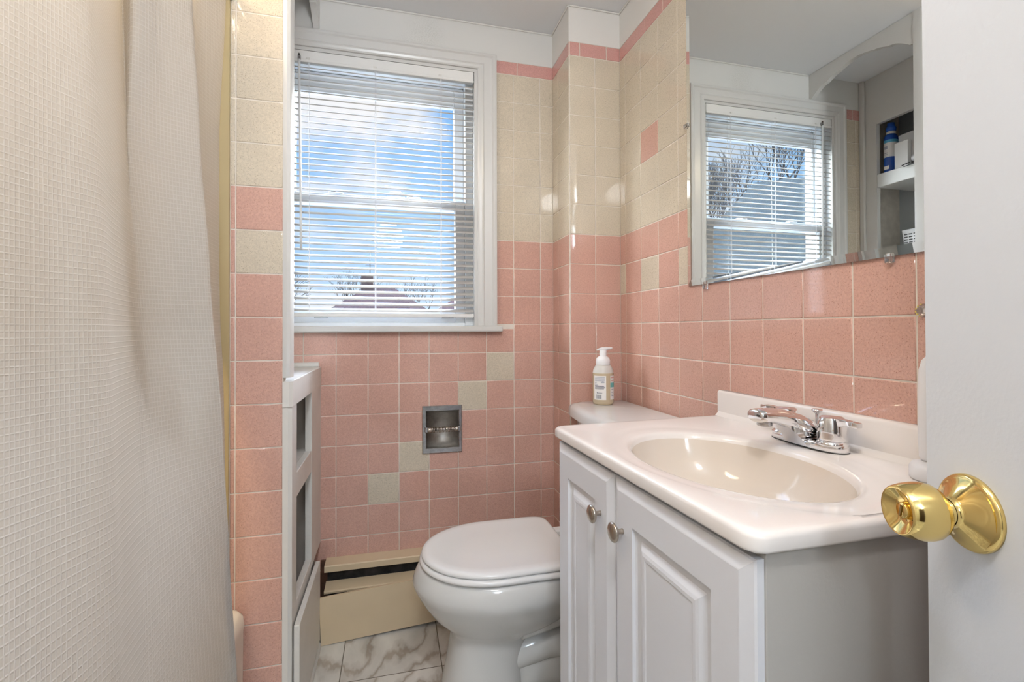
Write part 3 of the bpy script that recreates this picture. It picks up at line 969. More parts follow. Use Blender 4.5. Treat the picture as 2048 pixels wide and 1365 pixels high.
k = MB(); k.lathe([(0.013, 0.0), (0.017, 0.006), (0.014, 0.014)], 'dark', 16, (0, 1, 0.25), (-0.578, 1.500, zs + 0.014)); k.build('shaver_head', el)
k = MB()
pts = [(-0.567, 1.575, zs + 0.012), (-0.555, 1.60, zs + 0.004), (-0.548, 1.585, zs - 0.006), (-0.546, 1.55, zs - 0.006), (-0.548, 1.51, zs - 0.002), (-0.560, 1.47, zs + 0.004)]
k.tube(pts, 0.0020, 'rubber', 8); k.build('cord', el)
zl = H + 0.3451
bk = thing('slotted_basket', 'white slotted plastic basket on the lower mirrored shelf', 'basket', (-0.66, 1.58, zl))
k = MB()
k.loft([rr(-0.71, -0.61, 1.53, 1.635, 0.015, zl), rr(-0.717, -0.603, 1.52, 1.645, 0.015, zl + 0.10), rr(-0.714, -0.606, 1.523, 1.642, 0.013, zl + 0.10), rr(-0.707, -0.613, 1.533, 1.632, 0.013, zl + 0.004)], 'whiteplastic')
k.build('basket_body', bk)
k = MB()
for r in range(6):
    for c in range(5):
        z = zl + 0.016 + r * 0.012; y = 1.535 + c * 0.020
        xx = -0.6095 + 0.0065 * (z - zl) / 0.1
        k.box(xx - 0.001, xx + 0.0012, y, y + 0.014, z, z + 0.005, 'dark')
k.build('basket_slots', bk)
k = MB()
k.lathe([(0.020, 0), (0.024, 0.006), (0.018, 0.014)], 'dark', 16, None, (-0.60, 1.695, zl)); k.build('black_lid', label='small black round lid at the far end of the lower mirrored shelf', cat='lid', origin=(-0.60, 1.695, zl))

# ------------------------------------------------------------------ toilet paper holder
tp = thing('toilet_paper_holder', 'empty recessed chrome toilet paper holder in the pink tiles', 'holder', (0.178, D, H - 0.372))
fx0, fx1, fz0, fz1 = 0.104, 0.253, H - 0.462, H - 0.284
ix0, ix1, iz0, iz1 = 0.119, 0.240, H - 0.442, H - 0.304
k = MB()
yo = D - 0.0016
def frame_ring(x0, x1, z0, z1, y): return [(x0, y, z0), (x1, y, z0), (x1, y, z1), (x0, y, z1)]
k.loft([frame_ring(fx0, fx1, fz0, fz1, yo), frame_ring(fx0, fx1, fz0, fz1, yo - 0.004), frame_ring(fx0 + 0.003, fx1 - 0.003, fz0 + 0.003, fz1 - 0.003, yo - 0.007),
        frame_ring(ix0 - 0.002, ix1 + 0.002, iz0 - 0.002, iz1 + 0.002, yo - 0.007), frame_ring(ix0, ix1, iz0, iz1, yo - 0.005)], 'holder', False, False, False)
k.build('holder_frame', tp)
k = MB()
# curved recess
n = 14
R_ = []
for i in range(n + 1):
    a = PI * i / n
    R_.append((D + 0.045 * math.sin(a) - 0.004, (iz0 + iz1) / 2 + (iz1 - iz0) / 2 * math.cos(a)))
k.loft([[(x, y, z) for y, z in R_] for x in (ix0, ix1)], 'brushed', True, True, True, closed=False)
k.build('holder_recess', tp)
zc = H - 0.372
for s, x in ((-1, ix0), (1, ix1)):
    k = MB(); k.box(x - 0.006, x + 0.006, D - 0.022, D - 0.004, zc - 0.010, zc + 0.010, 'holder', 0.003); k.build('roller_post', tp)
k = MB()
k.lathe([(0.0085, 0), (0.010, 0.002), (0.010, 0.014), (0.0085, 0.016)], 'spring', 20, (1, 0, 0), (ix0 + 0.004, D - 0.015, zc))
k.lathe([(0.0085, 0), (0.010, 0.002), (0.010, 0.010), (0.0085, 0.012)], 'spring', 20, (1, 0, 0), (ix1 - 0.016, D - 0.015, zc))
k.lathe([(0.004, 0), (0.004, 0.10)], 'holder', 12, (1, 0, 0), (ix0 + 0.018, D - 0.015, zc))
sp = []
for i in range(15 * 14 + 1):
    a = 2 * PI * i / 14
    sp.append((ix0 + 0.020 + 0.0835 * i / (15 * 14), D - 0.015 + 0.0100 * math.cos(a), zc + 0.0100 * math.sin(a)))
k.tube(sp, 0.0016, 'spring', 6)
k.build('spring_roller', tp)

# ------------------------------------------------------------------ baseboard heater
ht = thing('baseboard_heater', 'beige baseboard heater with its front panel hanging loose under the window', 'heater', (0.15, 1.74, 0))
hx0, hx1 = -0.230, 0.60
k = MB()
# top hood
k.prism([(D - 0.002, H - 0.807), (1.735, H - 0.810), (1.732, H - 0.813), (1.732, H - 0.832), (1.736, H - 0.832), (1.737, H - 0.816), (D - 0.002, H - 0.812)], hx0, hx1, 0, 'heater')
k.build('top_hood', ht)
k = MB(); k.box(hx0 + 0.004, hx1, D - 0.006, D - 0.002, 0.0, H - 0.813, 'heaterdark')
k.box(-0.2485, hx0 + 0.004, D - 0.010, D - 0.002, 0.0, H - 0.812, 'copper_and_shade'); k.build('back_plate_and_shade', ht)  # dark strip painted in place of shade beside the heater's left end
k = MB()
k.prism([(1.764, H - 0.877), (1.766, H - 0.879), (1.712, H - 0.888), (1.709, H - 0.893), (1.708, H - 0.887), (1.712, H - 0.884)], hx0 + 0.002, hx1, 0, 'heater')
k.build('damper_flap', ht)
k = MB(); k.tube([(hx0 + 0.01, 1.735, 0.075), (hx1, 1.735, 0.075)], 0.010, 'copper_and_shade', 12)
k.tube([(hx0 + 0.014, 1.715, 0.0), (hx0 + 0.014, 1.715, 0.12)], 0.008, 'copper_and_shade', 12)
k.build('pipe', ht)
k = MB()
for i in range(96):
    x = hx0 + 0.075 + i * 0.0078
    k.box(x, x + 0.0007, 1.700, 1.764, 0.048, 0.130, 'fin')
k.build('fins', ht)
k = MB()
# loose front panel: left end on the floor, right end lifted
pA, pB = Vector((-0.229, 1.650, 0.001)), Vector((0.150, 1.672, 0.014))
tA, tB = Vector((-0.234, 1.644, H - 0.871)), Vector((0.066, 1.662, H - 0.858))
ext = 1.75
pC = pA + (pB - pA) * ext; tC = tA + (tB - tA) * (ext * 1.26)
V = []
for q in (pA, pC, tC, tA): V.append(q)
for q in (pA, pC, tC, tA): V.append(q + Vector((0, 0.0016, 0)))
for q in (tA, tC): V.append(q + Vector((0, 0.010, -0.001)))
k.add(V, [(0, 1, 2, 3), (4, 7, 6, 5), (0, 4, 5, 1), (1, 5, 6, 2), (0, 3, 7, 4), (3, 2, 9, 8)], 'heater')
k.build('front_panel', ht)

# ------------------------------------------------------------------ toilet
to = thing('toilet', 'white two-piece toilet with closed lid between vanity and heater', 'toilet', (0.30, 1.345, 0))
TY = 1.345
def egg(xf, xb, hw, z, cx=None, n=56, p=2.0, back=2.6):
    """egg outline pointing to -x: xf tip, xb rear"""
    if cx is None: cx = xf + (xb - xf) * 0.52
    P = []
    for i in range(n):
        a = 2 * PI * i / n
        c, s = math.cos(a), math.sin(a)
        if c < 0: x = cx + (cx - xf) * -abs(c) ** (2 / p); y = hw * math.copysign(abs(s) ** (2 / p), s)
        else: x = cx + (xb - cx) * abs(c) ** (2 / back); y = hw * math.copysign(abs(s) ** (2 / back), s)
        P.append((x, TY + y, z))
    return P
k = MB()
rings = [egg(0.130, 0.36, 0.120, 0.0, p=2.6), egg(0.133, 0.36, 0.116, 0.02, p=2.6), egg(0.148, 0.365, 0.105, 0.10, p=2.6), egg(0.158, 0.372, 0.100, 0.160, p=2.6), egg(0.162, 0.385, 0.100, 0.185, p=2.5),
         egg(0.152, 0.42, 0.108, 0.197, p=2.3), egg(0.135, 0.46, 0.122, 0.213, p=2.2), egg(0.105, 0.50, 0.146, 0.240, p=2.1), egg(0.079, 0.52, 0.167, 0.275), egg(0.063, 0.53, 0.180, 0.303), egg(0.0585, 0.532, 0.1845, 0.311), egg(0.053, 0.535, 0.188, 0.325), egg(0.052, 0.535, 0.1885, 0.333),
         egg(0.057, 0.535, 0.186, 0.350), egg(0.066, 0.54, 0.179, 0.368), egg(0.072, 0.54, 0.174, 0.374), egg(0.080, 0.535, 0.168, 0.376), egg(0.12, 0.50, 0.13, 0.376)]
k.loft(rings, 'porcelain')
k.build('bowl', to)
k = MB()
def hsec(x, hw, z0, z1, n=20, p=2.8):
    return [(x, TY + hw * math.copysign(abs(math.cos(a)) ** (2 / p), math.cos(a)), (z0 + z1) / 2 + (z1 - z0) / 2 * math.copysign(abs(math.sin(a)) ** (2 / p), math.sin(a))) for a in [2 * PI * i / n for i in range(n)]]
k.loft([hsec(0.31, 0.085, 0.001, 0.21), hsec(0.40, 0.080, 0.001, 0.20), hsec(0.52, 0.088, 0.001, 0.17), hsec(0.64, 0.100, 0.001, 0.12), hsec(0.70, 0.095, 0.001, 0.08)], 'porcelain')
k.loft([hsec(0.34, 0.118, 0.170, 0.28), hsec(0.42, 0.122, 0.185, 0.30), hsec(0.50, 0.120, 0.20, 0.345), hsec(0.60, 0.115, 0.20, 0.37), hsec(0.70, 0.11, 0.19, 0.37)], 'porcelain')
tr_ = [(0.28, TY - 0.040, 0.10), (0.34, TY - 0.046, 0.125), (0.42, TY - 0.052, 0.145), (0.50, TY - 0.052, 0.140), (0.57, TY - 0.050, 0.10), (0.61, TY - 0.045, 0.05)]
k.tube(tr_, 0.046, 'porcelain', 20)
k.box(0.50, 0.80, TY - 0.11, TY + 0.11, 0.33, 0.362, 'porcelain', 0.012)
k.build('trapway', to)
k = MB()
def seat_ring(off, z):
    return egg(0.077 - off, 0.487 + off * 0.4, 0.172 + off, z, cx=0.28, n=96, p=2.05, back=9.0)
k.loft([seat_ring(-0.012, 0.3775), seat_ring(0.002, 0.379), seat_ring(0.006, 0.384), seat_ring(0.006, 0.388), seat_ring(0.002, 0.393), seat_ring(-0.01, 0.3945)], 'seat')
k.build('seat_ring', to)
k = MB()
k.loft([seat_ring(-0.014, 0.3960), seat_ring(-0.002, 0.3965), seat_ring(0.001, 0.400), seat_ring(0.001, 0.404), seat_ring(-0.003, 0.4085), seat_ring(-0.012, 0.4105), seat_ring(-0.030, 0.4108), seat_ring(-0.036, 0.4098), seat_ring(-0.10, 0.4104)], 'seat')
k.build('seat_lid', to)
for s in (-1, 1):
    k = MB(); k.box(0.478, 0.520, TY + s * 0.068 - 0.016, TY + s * 0.068 + 0.016, 0.374, 0.404, 'seat', 0.005); k.build('hinge', to)
k = MB()
def tank_ring(z, g, bow, x0=0.605, x1=0.808, n=24, rnd=0.03):
    """rounded rectangle with bowed front face"""
    P = []
    y0, y1 = TY - 0.248 - g, TY + 0.250 + g
    m_ = 16
    for i in range(m_ + 1):
        t = i / m_; y = y0 + (y1 - y0) * t
        e = abs(2 * t - 1)
        x = x0 - g - bow * (1 - e ** 2.2) + rnd * max(0, (e - 0.86) / 0.14) ** 2
        P.append((x, y, z))
    P += [(x1, y1, z), (x1, (y0 + y1) / 2, z), (x1, y0, z)]
    return P
k.loft([tank_ring(0.363, -0.035, 0.015, 0.625), tank_ring(0.37, -0.028, 0.018, 0.620), tank_ring(0.55, -0.018, 0.02, 0.618), tank_ring(0.735, -0.014, 0.022, 0.616)], 'porcelain')
sm_angle(k.build('tank', to), 50)
k = MB()
k.loft([tank_ring(0.7305, -0.006, 0.026), tank_ring(0.733, 0.0, 0.028), tank_ring(0.756, 0.0, 0.028), tank_ring(0.765, -0.004, 0.028), tank_ring(0.7705, -0.012, 0.027), tank_ring(0.7722, -0.022, 0.026)], 'porcelain')
sm_angle(k.build('tank_lid', to), 50)
k = MB(); k.lathe([(0.012, 0), (0.012, 0.006)], 'chrome', 16, (-1, 0, 0), (0.607, TY - 0.19, 0.68)); k.tube([(0.596, TY - 0.19, 0.68), (0.592, TY - 0.15, 0.676), (0.592, TY - 0.12, 0.672)], 0.005, 'chrome', 8)
k.build('flush_lever', to)

# ------------------------------------------------------------------ soap bottle on the tank
SX, SY, SZ = 0.705, 1.510, 0.7723
sb = thing('soap_bottle', 'clear foaming soap pump bottle with amber soap on the toilet tank', 'soap bottle', (SX, SY, SZ))
k = MB()
k.lathe([(0.030, 0), (0.034, 0.002), (0.0365, 0.010), (0.0365, 0.105), (0.0362, 0.108)], 'liquid', 40, None, (SX, SY, SZ), True, False, sy=0.92)
k.lathe([(0.0362, 0.108), (0.034, 0.120), (0.029, 0.130), (0.0245, 0.136)], 'frost', 40, None, (SX, SY, SZ), False, True, sy=0.92)
k.build('bottle_body', sb)
k = MB()
k.lathe([(0.0235, 0.134), (0.0242, 0.137), (0.0242, 0.152), (0.021, 0.160), (0.014, 0.165), (0.012, 0.166), (0.012, 0.186), (0.0115, 0.188)], 'pump', 32, None, (SX, SY, SZ))
k.build('pump_collar', sb)
k = MB()
d = Vector((0.97, -0.24, 0))
pts = [Vector((SX, SY, SZ + 0.190)) - d * 0.022 - Vector((0, 0, 0.004)), Vector((SX, SY, SZ + 0.190)) - d * 0.010, Vector((SX, SY, SZ + 0.191)), Vector((SX, SY, SZ + 0.192)) + d * 0.015, Vector((SX, SY, SZ + 0.193)) + d * 0.032]
k.tube(pts, [0.002, 0.0045, 0.006, 0.005, 0.0038], 'pump', 10)
k.build('pump_head', sb)
def label_patch(mb, a0, a1, z0, z1, mt, off):
    n = 10; r = 0.0365 + off
    A = [a0 + (a1 - a0) * i / n for i in range(n + 1)]
    V = [(SX + r * math.cos(a), SY + 0.92 * r * math.sin(a), SZ + z) for z in (z0, z1) for a in A]
    mb.add(V, [(i, i + 1, n + 2 + i, n + 1 + i) for i in range(n)], mt, True)
rd = math.radians
# camera looks towards (+0.25, +0.97): the visible side centres on -104 degrees
k = MB(); label_patch(k, rd(-168), rd(-97), 0.018, 0.100, 'label', 0.0004)
z = 0.096
for i in range(5): label_patch(k, rd(-162), rd(-104), z - 0.0016, z, 'inkgrey', 0.0007); z -= 0.0032
z = 0.0785
for i, w in enumerate((148, 151, 146, 143)): label_patch(k, rd(-162), rd(-w), z - 0.0014, z, 'inkgrey', 0.0007); z -= 0.0032
label_patch(k, rd(-125), rd(-106), 0.076, 0.079, 'inkgrey', 0.0007); label_patch(k, rd(-120), rd(-110), 0.079, 0.081, 'inkgrey', 0.0007)
label_patch(k, rd(-161), rd(-108), 0.0635, 0.0665, 'ink', 0.0007)
for i in range(3): label_patch(k, rd(-161), rd(-103 - i * 3), 0.0605 - i * 0.0028, 0.0620 - i * 0.0028, 'ink', 0.0007)
label_patch(k, rd(-148), rd(-144), 0.040, 0.0435, 'ink', 0.0007); label_patch(k, rd(-143), rd(-118), 0.0408, 0.0424, 'ink', 0.0007)
a = -152.0
for i, w in enumerate((1.2, .6, 1.6, .6, 2.4, .8, 1.8, .8, 1.2, 2.6, .7, 1.4)):
    label_patch(k, rd(a), rd(a + w), 0.022, 0.036, 'ink', 0.0007); a += w + (1.3, 0.9, 1.8)[i % 3]
k.build('back_label', sb)
k = MB(); label_patch(k, rd(-72), rd(-22), 0.018, 0.100, 'label', 0.0004)
label_patch(k, rd(-72), rd(-22), 0.060, 0.076, 'teal', 0.0007)
for z in (0.092, 0.082): label_patch(k, rd(-66), rd(-40), z, z + 0.0025, 'redink', 0.0007)
for z in (0.052, 0.042, 0.036, 0.030): label_patch(k, rd(-64), rd(-44), z, z + 0.0025, 'inkgrey', 0.0007)
k.build('front_label', sb)

# ------------------------------------------------------------------ vanity cabinet
VX, VY0, VY1, VT = 0.3735, 0.430, 1.010, H - 0.240
def skew(v):          # the unit stands slightly out of parallel with the wall
    x, y, z = v
    return (x + (1.01 - y) * 0.032 * max(0, min(1, (W - x) / (W - 0.35))), y, z)
WARP[0] = skew
vc = thing('vanity_cabinet', 'white vanity cabinet with two raised-panel doors under the sink top', 'cabinet', (0.60, 0.73, 0))
k = MB()
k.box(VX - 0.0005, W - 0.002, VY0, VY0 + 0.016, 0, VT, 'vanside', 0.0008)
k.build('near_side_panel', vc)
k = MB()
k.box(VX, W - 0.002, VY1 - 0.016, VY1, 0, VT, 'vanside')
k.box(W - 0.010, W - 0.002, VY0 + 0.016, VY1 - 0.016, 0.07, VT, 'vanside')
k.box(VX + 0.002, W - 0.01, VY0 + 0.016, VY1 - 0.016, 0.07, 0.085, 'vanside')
k.box(VX + 0.05, VX + 0.065, VY0 + 0.016, VY1 - 0.016, 0.0, 0.07, 'vanity')
k.build('carcass', vc)
k = MB()
k.box(VX - 0.0005, VX + 0.018, VY0 + 0.0162, VY0 + 0.035, 0.07, VT, 'vanity'); k.box(VX - 0.0005, VX + 0.018, VY1 - 0.035, VY1, 0.07, VT, 'vanity')
k.box(VX - 0.0005, VX + 0.018, VY0 + 0.035, VY1 - 0.035, VT - 0.05, VT, 'vanity'); k.box(VX - 0.0005, VX + 0.018, VY0 + 0.035, VY1 - 0.035, 0.07, 0.11, 'vanity')
k.build('face_frame', vc)
def door_mesh(y0, y1, z0, z1, x):
    """raised-panel door, front at x (facing -x)"""
    mb = MB()
    def ring(ins, dx): return [(x + dx, y0 + ins, z0 + ins), (x + dx, y1 - ins, z0 + ins), (x + dx, y1 - ins, z1 - ins), (x + dx, y0 + ins, z1 - ins)]
    R_ = [ring(0, 0.0180), ring(0, 0.0085), ring(0.0022, 0.0065), ring(0.0170, 0.0004), ring(0.0185, 0.0), ring(0.064, 0.0),
          ring(0.0655, 0.0052), ring(0.0690, 0.0070), ring(0.0790, 0.0074), ring(0.0840, 0.0046), ring(0.0890, 0.0018), ring(0.0940, 0.0004), ring(0.0990, 0.0004), ring(0.1010, 0.0016), ring(0.1030, 0.0018)]
    mb.loft(R_, 'vanity', True, True, False)
    return mb
DX = 0.3548
zd0, zd1 = 0.085, VT - 0.010
for (y0, y1, ky) in ((0.7475, 1.004, 0.789), (0.4325, 0.7435, 0.709)):
    dr = door_mesh(y0, y1, zd0, zd1, DX).build('door', vc)
    k = MB()
    k.lathe([(0.0048, 0.0), (0.0042, 0.003), (0.0040, 0.010), (0.006, 0.0125), (0.0135, 0.0140), (0.0158, 0.0165), (0.0160, 0.0185), (0.0150, 0.0200), (0.0120, 0.0218), (0.006, 0.0228), (0.001, 0.0230)], 'nickel', 32, (-1, 0, 0), (DX + 0.0005, ky, H - 0.331))
    k.build('knob', dr)

# ------------------------------------------------------------------ sink top with integral oval basin
TX0, TX1, TY0, TY1, TT = 0.351, W - 0.002, 0.422, 1.019, H - 0.218
def skew_top(v):
    x, y, z = v
    x2 = x + (1.01 - y) * 0.030 * max(0, min(1, (0.62 - x) / (0.62 - 0.351))) if x < 0.62 else x
    y2 = y + 0.024 * max(0, min(1, (x - 0.35) / 0.45)) * max(0, min(1, (y - 0.93) / 0.085))
    return (x2, y2, z)
WARP[0] = skew_top
st = thing('sink_top', 'cream cultured marble sink top with oval basin and backsplash', 'sink', (0.58, 0.72, TT))
EX, EY, EA, EB = 0.557, 0.700, 0.150, 0.205
N_ = 160
def rect_ring(ins, z, r=0.018):
    x0, x1, y0, y1 = TX0 + ins, TX1 - ins * 0.0, TY0 + ins, TY1 - ins
    P = []
    for i in range(N_):
        a = 2 * PI * i / N_
        dx, dy = math.cos(a) * EA, math.sin(a) * EB
        # superellipse-ish rounded corner by clamping to the rectangle then rounding
        t = min((x1 - EX) / dx if dx > 1e-9 else 1e9, (x0 - EX) / dx if dx < -1e-9 else 1e9,
                (y1 - EY) / dy if dy > 1e-9 else 1e9, (y0 - EY) / dy if dy < -1e-9 else 1e9)
        px, py = EX + dx * t, EY + dy * t
        for cx, cy, sx, sy in ((x0 + r, y0 + r, -1, -1), (x0 + r, y1 - r, -1, 1)):
            if (px - cx) * sx > 0 and (py - cy) * sy > 0:
                v = Vector((px - cx, py - cy)); v = v.normalized() * r; px, py = cx + v.x, cy + v.y
        P.append((px, py, z))
    return P
def ell(s, z, s2=None):
    s2 = s2 or s
    return [(EX + EA * s * math.cos(2 * PI * i / N_), EY + EB * s2 * math.sin(2 * PI * i / N_), z) for i in range(N_)]
k = MB()
rg = [rect_ring(0.004, TT - 0.0225), rect_ring(0.0005, TT - 0.0215), rect_ring(0.0, TT - 0.019), rect_ring(0.0, TT - 0.007), rect_ring(0.001, TT - 0.0035), rect_ring(0.0035, TT - 0.0010), rect_ring(0.008, TT), rect_ring(0.016, TT - 0.0006)]
rg += [ell(1.26, TT - 0.0008, 1.30), ell(1.235, TT - 0.0018, 1.275), ell(1.15, TT - 0.0030, 1.17), ell(1.06, TT - 0.0040), ell(1.02, TT - 0.0058), ell(1.0, TT - 0.0095), ell(0.985, TT - 0.016), ell(0.955, TT - 0.032), ell(0.91, TT - 0.052),
       ell(0.85, TT - 0.072), ell(0.76, TT - 0.092), ell(0.63, TT - 0.108), ell(0.47, TT - 0.119), ell(0.30, TT - 0.126), ell(0.13, TT - 0.130)]
k.loft(rg[:15], 'marble_top', False, False)
k.loft(rg[14:], 'bowl_bounce_tint', False, True)
k.build('basin_and_deck', st)
k = MB(); k.lathe([(0.021, 0), (0.021, 0.002), (0.016, 0.003), (0.010, 0.003)], 'chrome', 24, None, (EX, EY, TT - 0.131)); k.build('drain', st)
k = MB()
# backsplash with rounded far end
bx0 = W - 0.022
def bs(z, g): return rr(bx0 + g, W - 0.0021, TY0 + g, TY1 + 0.002 - g, 0.004, z, 4)
k.loft([bs(TT - 0.002, 0), bs(TT + 0.056, 0.0), bs(TT + 0.0605, 0.001), bs(TT + 0.0625, 0.003)], 'marble_top')
# cove between deck and backsplash
k.loft([[(bx0 - 0.010 * math.sin(a) ** 2 * 1.0 - 0.0, y, TT - 0.0005 + 0.010 * math.cos(a) ** 2) for a in (0, PI / 6, PI / 4, PI / 3, PI / 2)] for y in (TY0 + 0.004, TY1 - 0.004)], 'marble_top', False, False, True, closed=False)
sm_angle(k.build('backsplash', st), 50)

# ------------------------------------------------------------------ faucet
WARP[0] = None
FX, FY = 0.763, 0.733
FZ = TT - 0.001
fa = thing('faucet', 'chrome two-handle centerset faucet behind the basin', 'faucet', (FX, FY, FZ))
def stad(z, g, n=48, L_=0.079, w=0.027, bulge=0.0):
    P = []
    for i in range(n):
        a = 2 * PI * i / n
        p = 3.2
        y = (L_ - g) * math.copysign(abs(math.sin(a)) ** (2 / p), math.sin(a))
        x = (w - g) * math.copysign(abs(math.cos(a)) ** (2 / 2.4), math.cos(a))
        x -= bulge * max(0, 1 - (y / 0.03) ** 2) if x < 0 else 0
        P.append((FX + x, FY + y, z))
    return P
k = MB(); k.loft([stad(FZ + 0.0005, 0.0), stad(FZ + 0.0025, 0.0)], 'dark'); k.build('gasket', fa)
k = MB()
k.loft([stad(FZ + 0.0025, 0.0), stad(FZ + 0.0125, 0.0012), stad(FZ + 0.0150, 0.003), stad(FZ + 0.0165, 0.007)], 'chrome')
for s in (-1, 1):
    k.lathe([(0.0262, 0.012), (0.0255, 0.0160), (0.0225, 0.0190), (0.0200, 0.0215), (0.0195, 0.0225)], 'chrome', 40, None, (FX, FY + s * 0.0508, FZ))
k.build('base_plate', fa)
k = MB()
# spout: cross-sections swept forward and up, wide at the foot
secs = [((FX + 0.016, FZ + 0.012), 0.022, 0.008, 80), ((FX + 0.008, FZ + 0.026), 0.0245, 0.015, 56), ((FX - 0.010, FZ + 0.036), 0.0245, 0.0185, 38), ((FX - 0.030, FZ + 0.0435), 0.0235, 0.0185, 26), ((FX - 0.052, FZ + 0.0515), 0.0220, 0.0165, 18),
        ((FX - 0.074, FZ + 0.0570), 0.0215, 0.0145, 10), ((FX - 0.094, FZ + 0.0595), 0.0215, 0.0130, 5), ((FX - 0.108, FZ + 0.0600), 0.0215, 0.0125, 0), ((FX - 0.1165, FZ + 0.0596), 0.0205, 0.0118, 0), ((FX - 0.1190, FZ + 0.0594), 0.0185, 0.0100, 0), ((FX - 0.1198, FZ + 0.0592), 0.0150, 0.0078, 0)]
rings = []
for (cx, cz), hw, hh, ang in secs:
    a0 = math.radians(ang); nx, nz = math.sin(a0), math.cos(a0)        # section's "up" direction
    ring = []
    for i in range(32):
        a = 2 * PI * i / 32; p = 2.5
        u = hw * math.copysign(abs(math.cos(a)) ** (2 / p), math.cos(a)); v = hh * math.copysign(abs(math.sin(a)) ** (2 / p), math.sin(a))
        ring.append((cx + nx * v * 0.6, FY + u, cz + nz * v))
    rings.append(ring)
k.loft(rings, 'chrome')
# skirt that carries the spout down to the base in front
k.loft([[(FX - 0.028 - 0.002 * j, FY + y, FZ + 0.003) for j, y in ((0, -0.026), (0, 0.026))] + [(FX + 0.01, FY + 0.026, FZ + 0.003), (FX + 0.01, FY - 0.026, FZ + 0.003)],
        [(FX - 0.040, FY - 0.022, FZ + 0.020), (FX - 0.040, FY + 0.022, FZ + 0.020), (FX + 0.005, FY + 0.022, FZ + 0.026), (FX + 0.005, FY - 0.022, FZ + 0.026)],
        [(FX - 0.062, FY - 0.018, FZ + 0.040), (FX - 0.062, FY + 0.018, FZ + 0.040), (FX - 0.01, FY + 0.020, FZ + 0.038), (FX - 0.01, FY - 0.020, FZ + 0.038)],
        [(FX - 0.085, FY - 0.016, FZ + 0.0485), (FX - 0.085, FY + 0.016, FZ + 0.0485), (FX - 0.04, FY + 0.018, FZ + 0.047), (FX - 0.04, FY - 0.018, FZ + 0.047)]], 'chrome', True, True, True)
sm_angle(k.build('spout', fa), 50)
k = MB(); k.lathe([(0.0115, 0.0), (0.0130, 0.001), (0.0130, 0.010), (0.0125, 0.011)], 'holder', 32, None, (FX - 0.098, FY, FZ + 0.0405)); k.build('aerator', fa)
for s in (-1, 1):
    hy = FY + s * 0.0508
    k = MB()
    k.lathe([(0.0236, 0.0215), (0.0244, 0.0235), (0.0226, 0.042), (0.0202, 0.0575), (0.0190, 0.0605), (0.015, 0.0625), (0.002, 0.0630)], 'chrome', 48, None, (FX, hy, FZ))
    # lever pointing away from the spout line
    dv = Vector((-0.10, s * 0.995, 0))
    pz = Vector((-dv.y, dv.x, 0))
    rg2 = []
    for t, hw, z0, z1 in ((0.012, 0.0100, 0.0400, 0.0610), (0.020, 0.0080, 0.0470, 0.0612), (0.028, 0.0068, 0.0500, 0.0612), (0.040, 0.0064, 0.0512, 0.0608), (0.055, 0.0064, 0.0515, 0.0604), (0.0565, 0.0055, 0.0520, 0.0600)):
        c = Vector((FX, hy, FZ)) + dv * t
        rg2.append([tuple(c + pz * (hw * a_) + Vector((0, 0, z_))) for a_, z_ in ((-1, z0 + 0.001), (-1, z1 - 0.001), (-0.85, z1), (0.85, z1), (1, z1 - 0.001), (1, z0 + 0.001), (0.85, z0), (-0.85, z0))])
    k.loft(rg2, 'chrome')
    sm_angle(k.build('handle', fa), 40)
k = MB(); k.lathe([(0.0032, 0.018), (0.0032, 0.056), (0.0042, 0.058), (0.0085, 0.0615), (0.0095, 0.064), (0.0085, 0.066), (0.002, 0.0665)], 'chrome', 24, None, (FX + 0.022, FY, FZ)); k.build('lift_rod', fa)

# white upright appliance by the door edge
tx, ty, tz = 0.752, 0.512, TT
tbz = thing('electric_toothbrush', 'white upright handle on a round base, half hidden behind the door', 'toothbrush', (tx, ty, tz))
k = MB(); k.lathe([(0.024, 0), (0.0265, 0.003), (0.0265, 0.018), (0.023, 0.024), (0.014, 0.027)], 'whiteplastic', 32, None, (tx, ty, tz)); k.build('charging_base', tbz)
k = MB(); k.lathe([(0.0125, 0.0275), (0.0150, 0.032), (0.0160, 0.060), (0.0160, 0.125), (0.0145, 0.158), (0.0110, 0.172), (0.006, 0.178)], 'whiteplastic', 32, None, (tx, ty, tz)); k.build('handle_body', tbz)

# ------------------------------------------------------------------ mirror
MY0, MY1, MZ0, MZ1 = 0.50, 1.186, H + 0.123, H + 1.06
mi = thing('wall_mirror', 'large frameless wall mirror with slanted glass edge above the sink', 'mirror', (W - 0.005, 0.85, H + 0.5))
xm = W - 0.0102
k = MB()
def mring(ins, x): return [(x, MY0 + ins, MZ0 + ins), (x, MY1 - ins, MZ0 + ins), (x, MY1 - ins, MZ1 - ins), (x, MY0 + ins, MZ1 - ins)]
k.loft([mring(0, W - 0.0022), mring(0, xm + 0.0030), mring(0.0165, xm + 0.0012)], 'mirror', True, False, False)
k.add(mring(0.0165, xm + 0.0012), [(0, 1, 2, 3)], 'mirror')
k.build('mirror_glass', mi)
for (y, z, dy, dz) in ((MY1 + 0.001, H + 0.585, 0.010, 0.006), (1.108, MZ0 - 0.004, 0.006, 0.010), (0.62, MZ0 - 0.003, 0.006, 0.008)):
    k = MB(); k.box(xm - 0.002, W - 0.002, y - dy, y + dy, z - dz, z + dz, 'clear', 0.0015)
    k.lathe([(0.003, 0), (0.003, 0.001)], 'holder', 10, (-1, 0, 0), (xm - 0.002, y + (0.004 if dy > dz else 0), z - (0.004 if dz > dy else 0)))
    k.build('mirror_clip', mi)
hk = thing('suction_hook', 'small clear round hook with yellow marks on the tiles beside the door edge', 'hook', (W - 0.004, 0.572, H + 0.029))
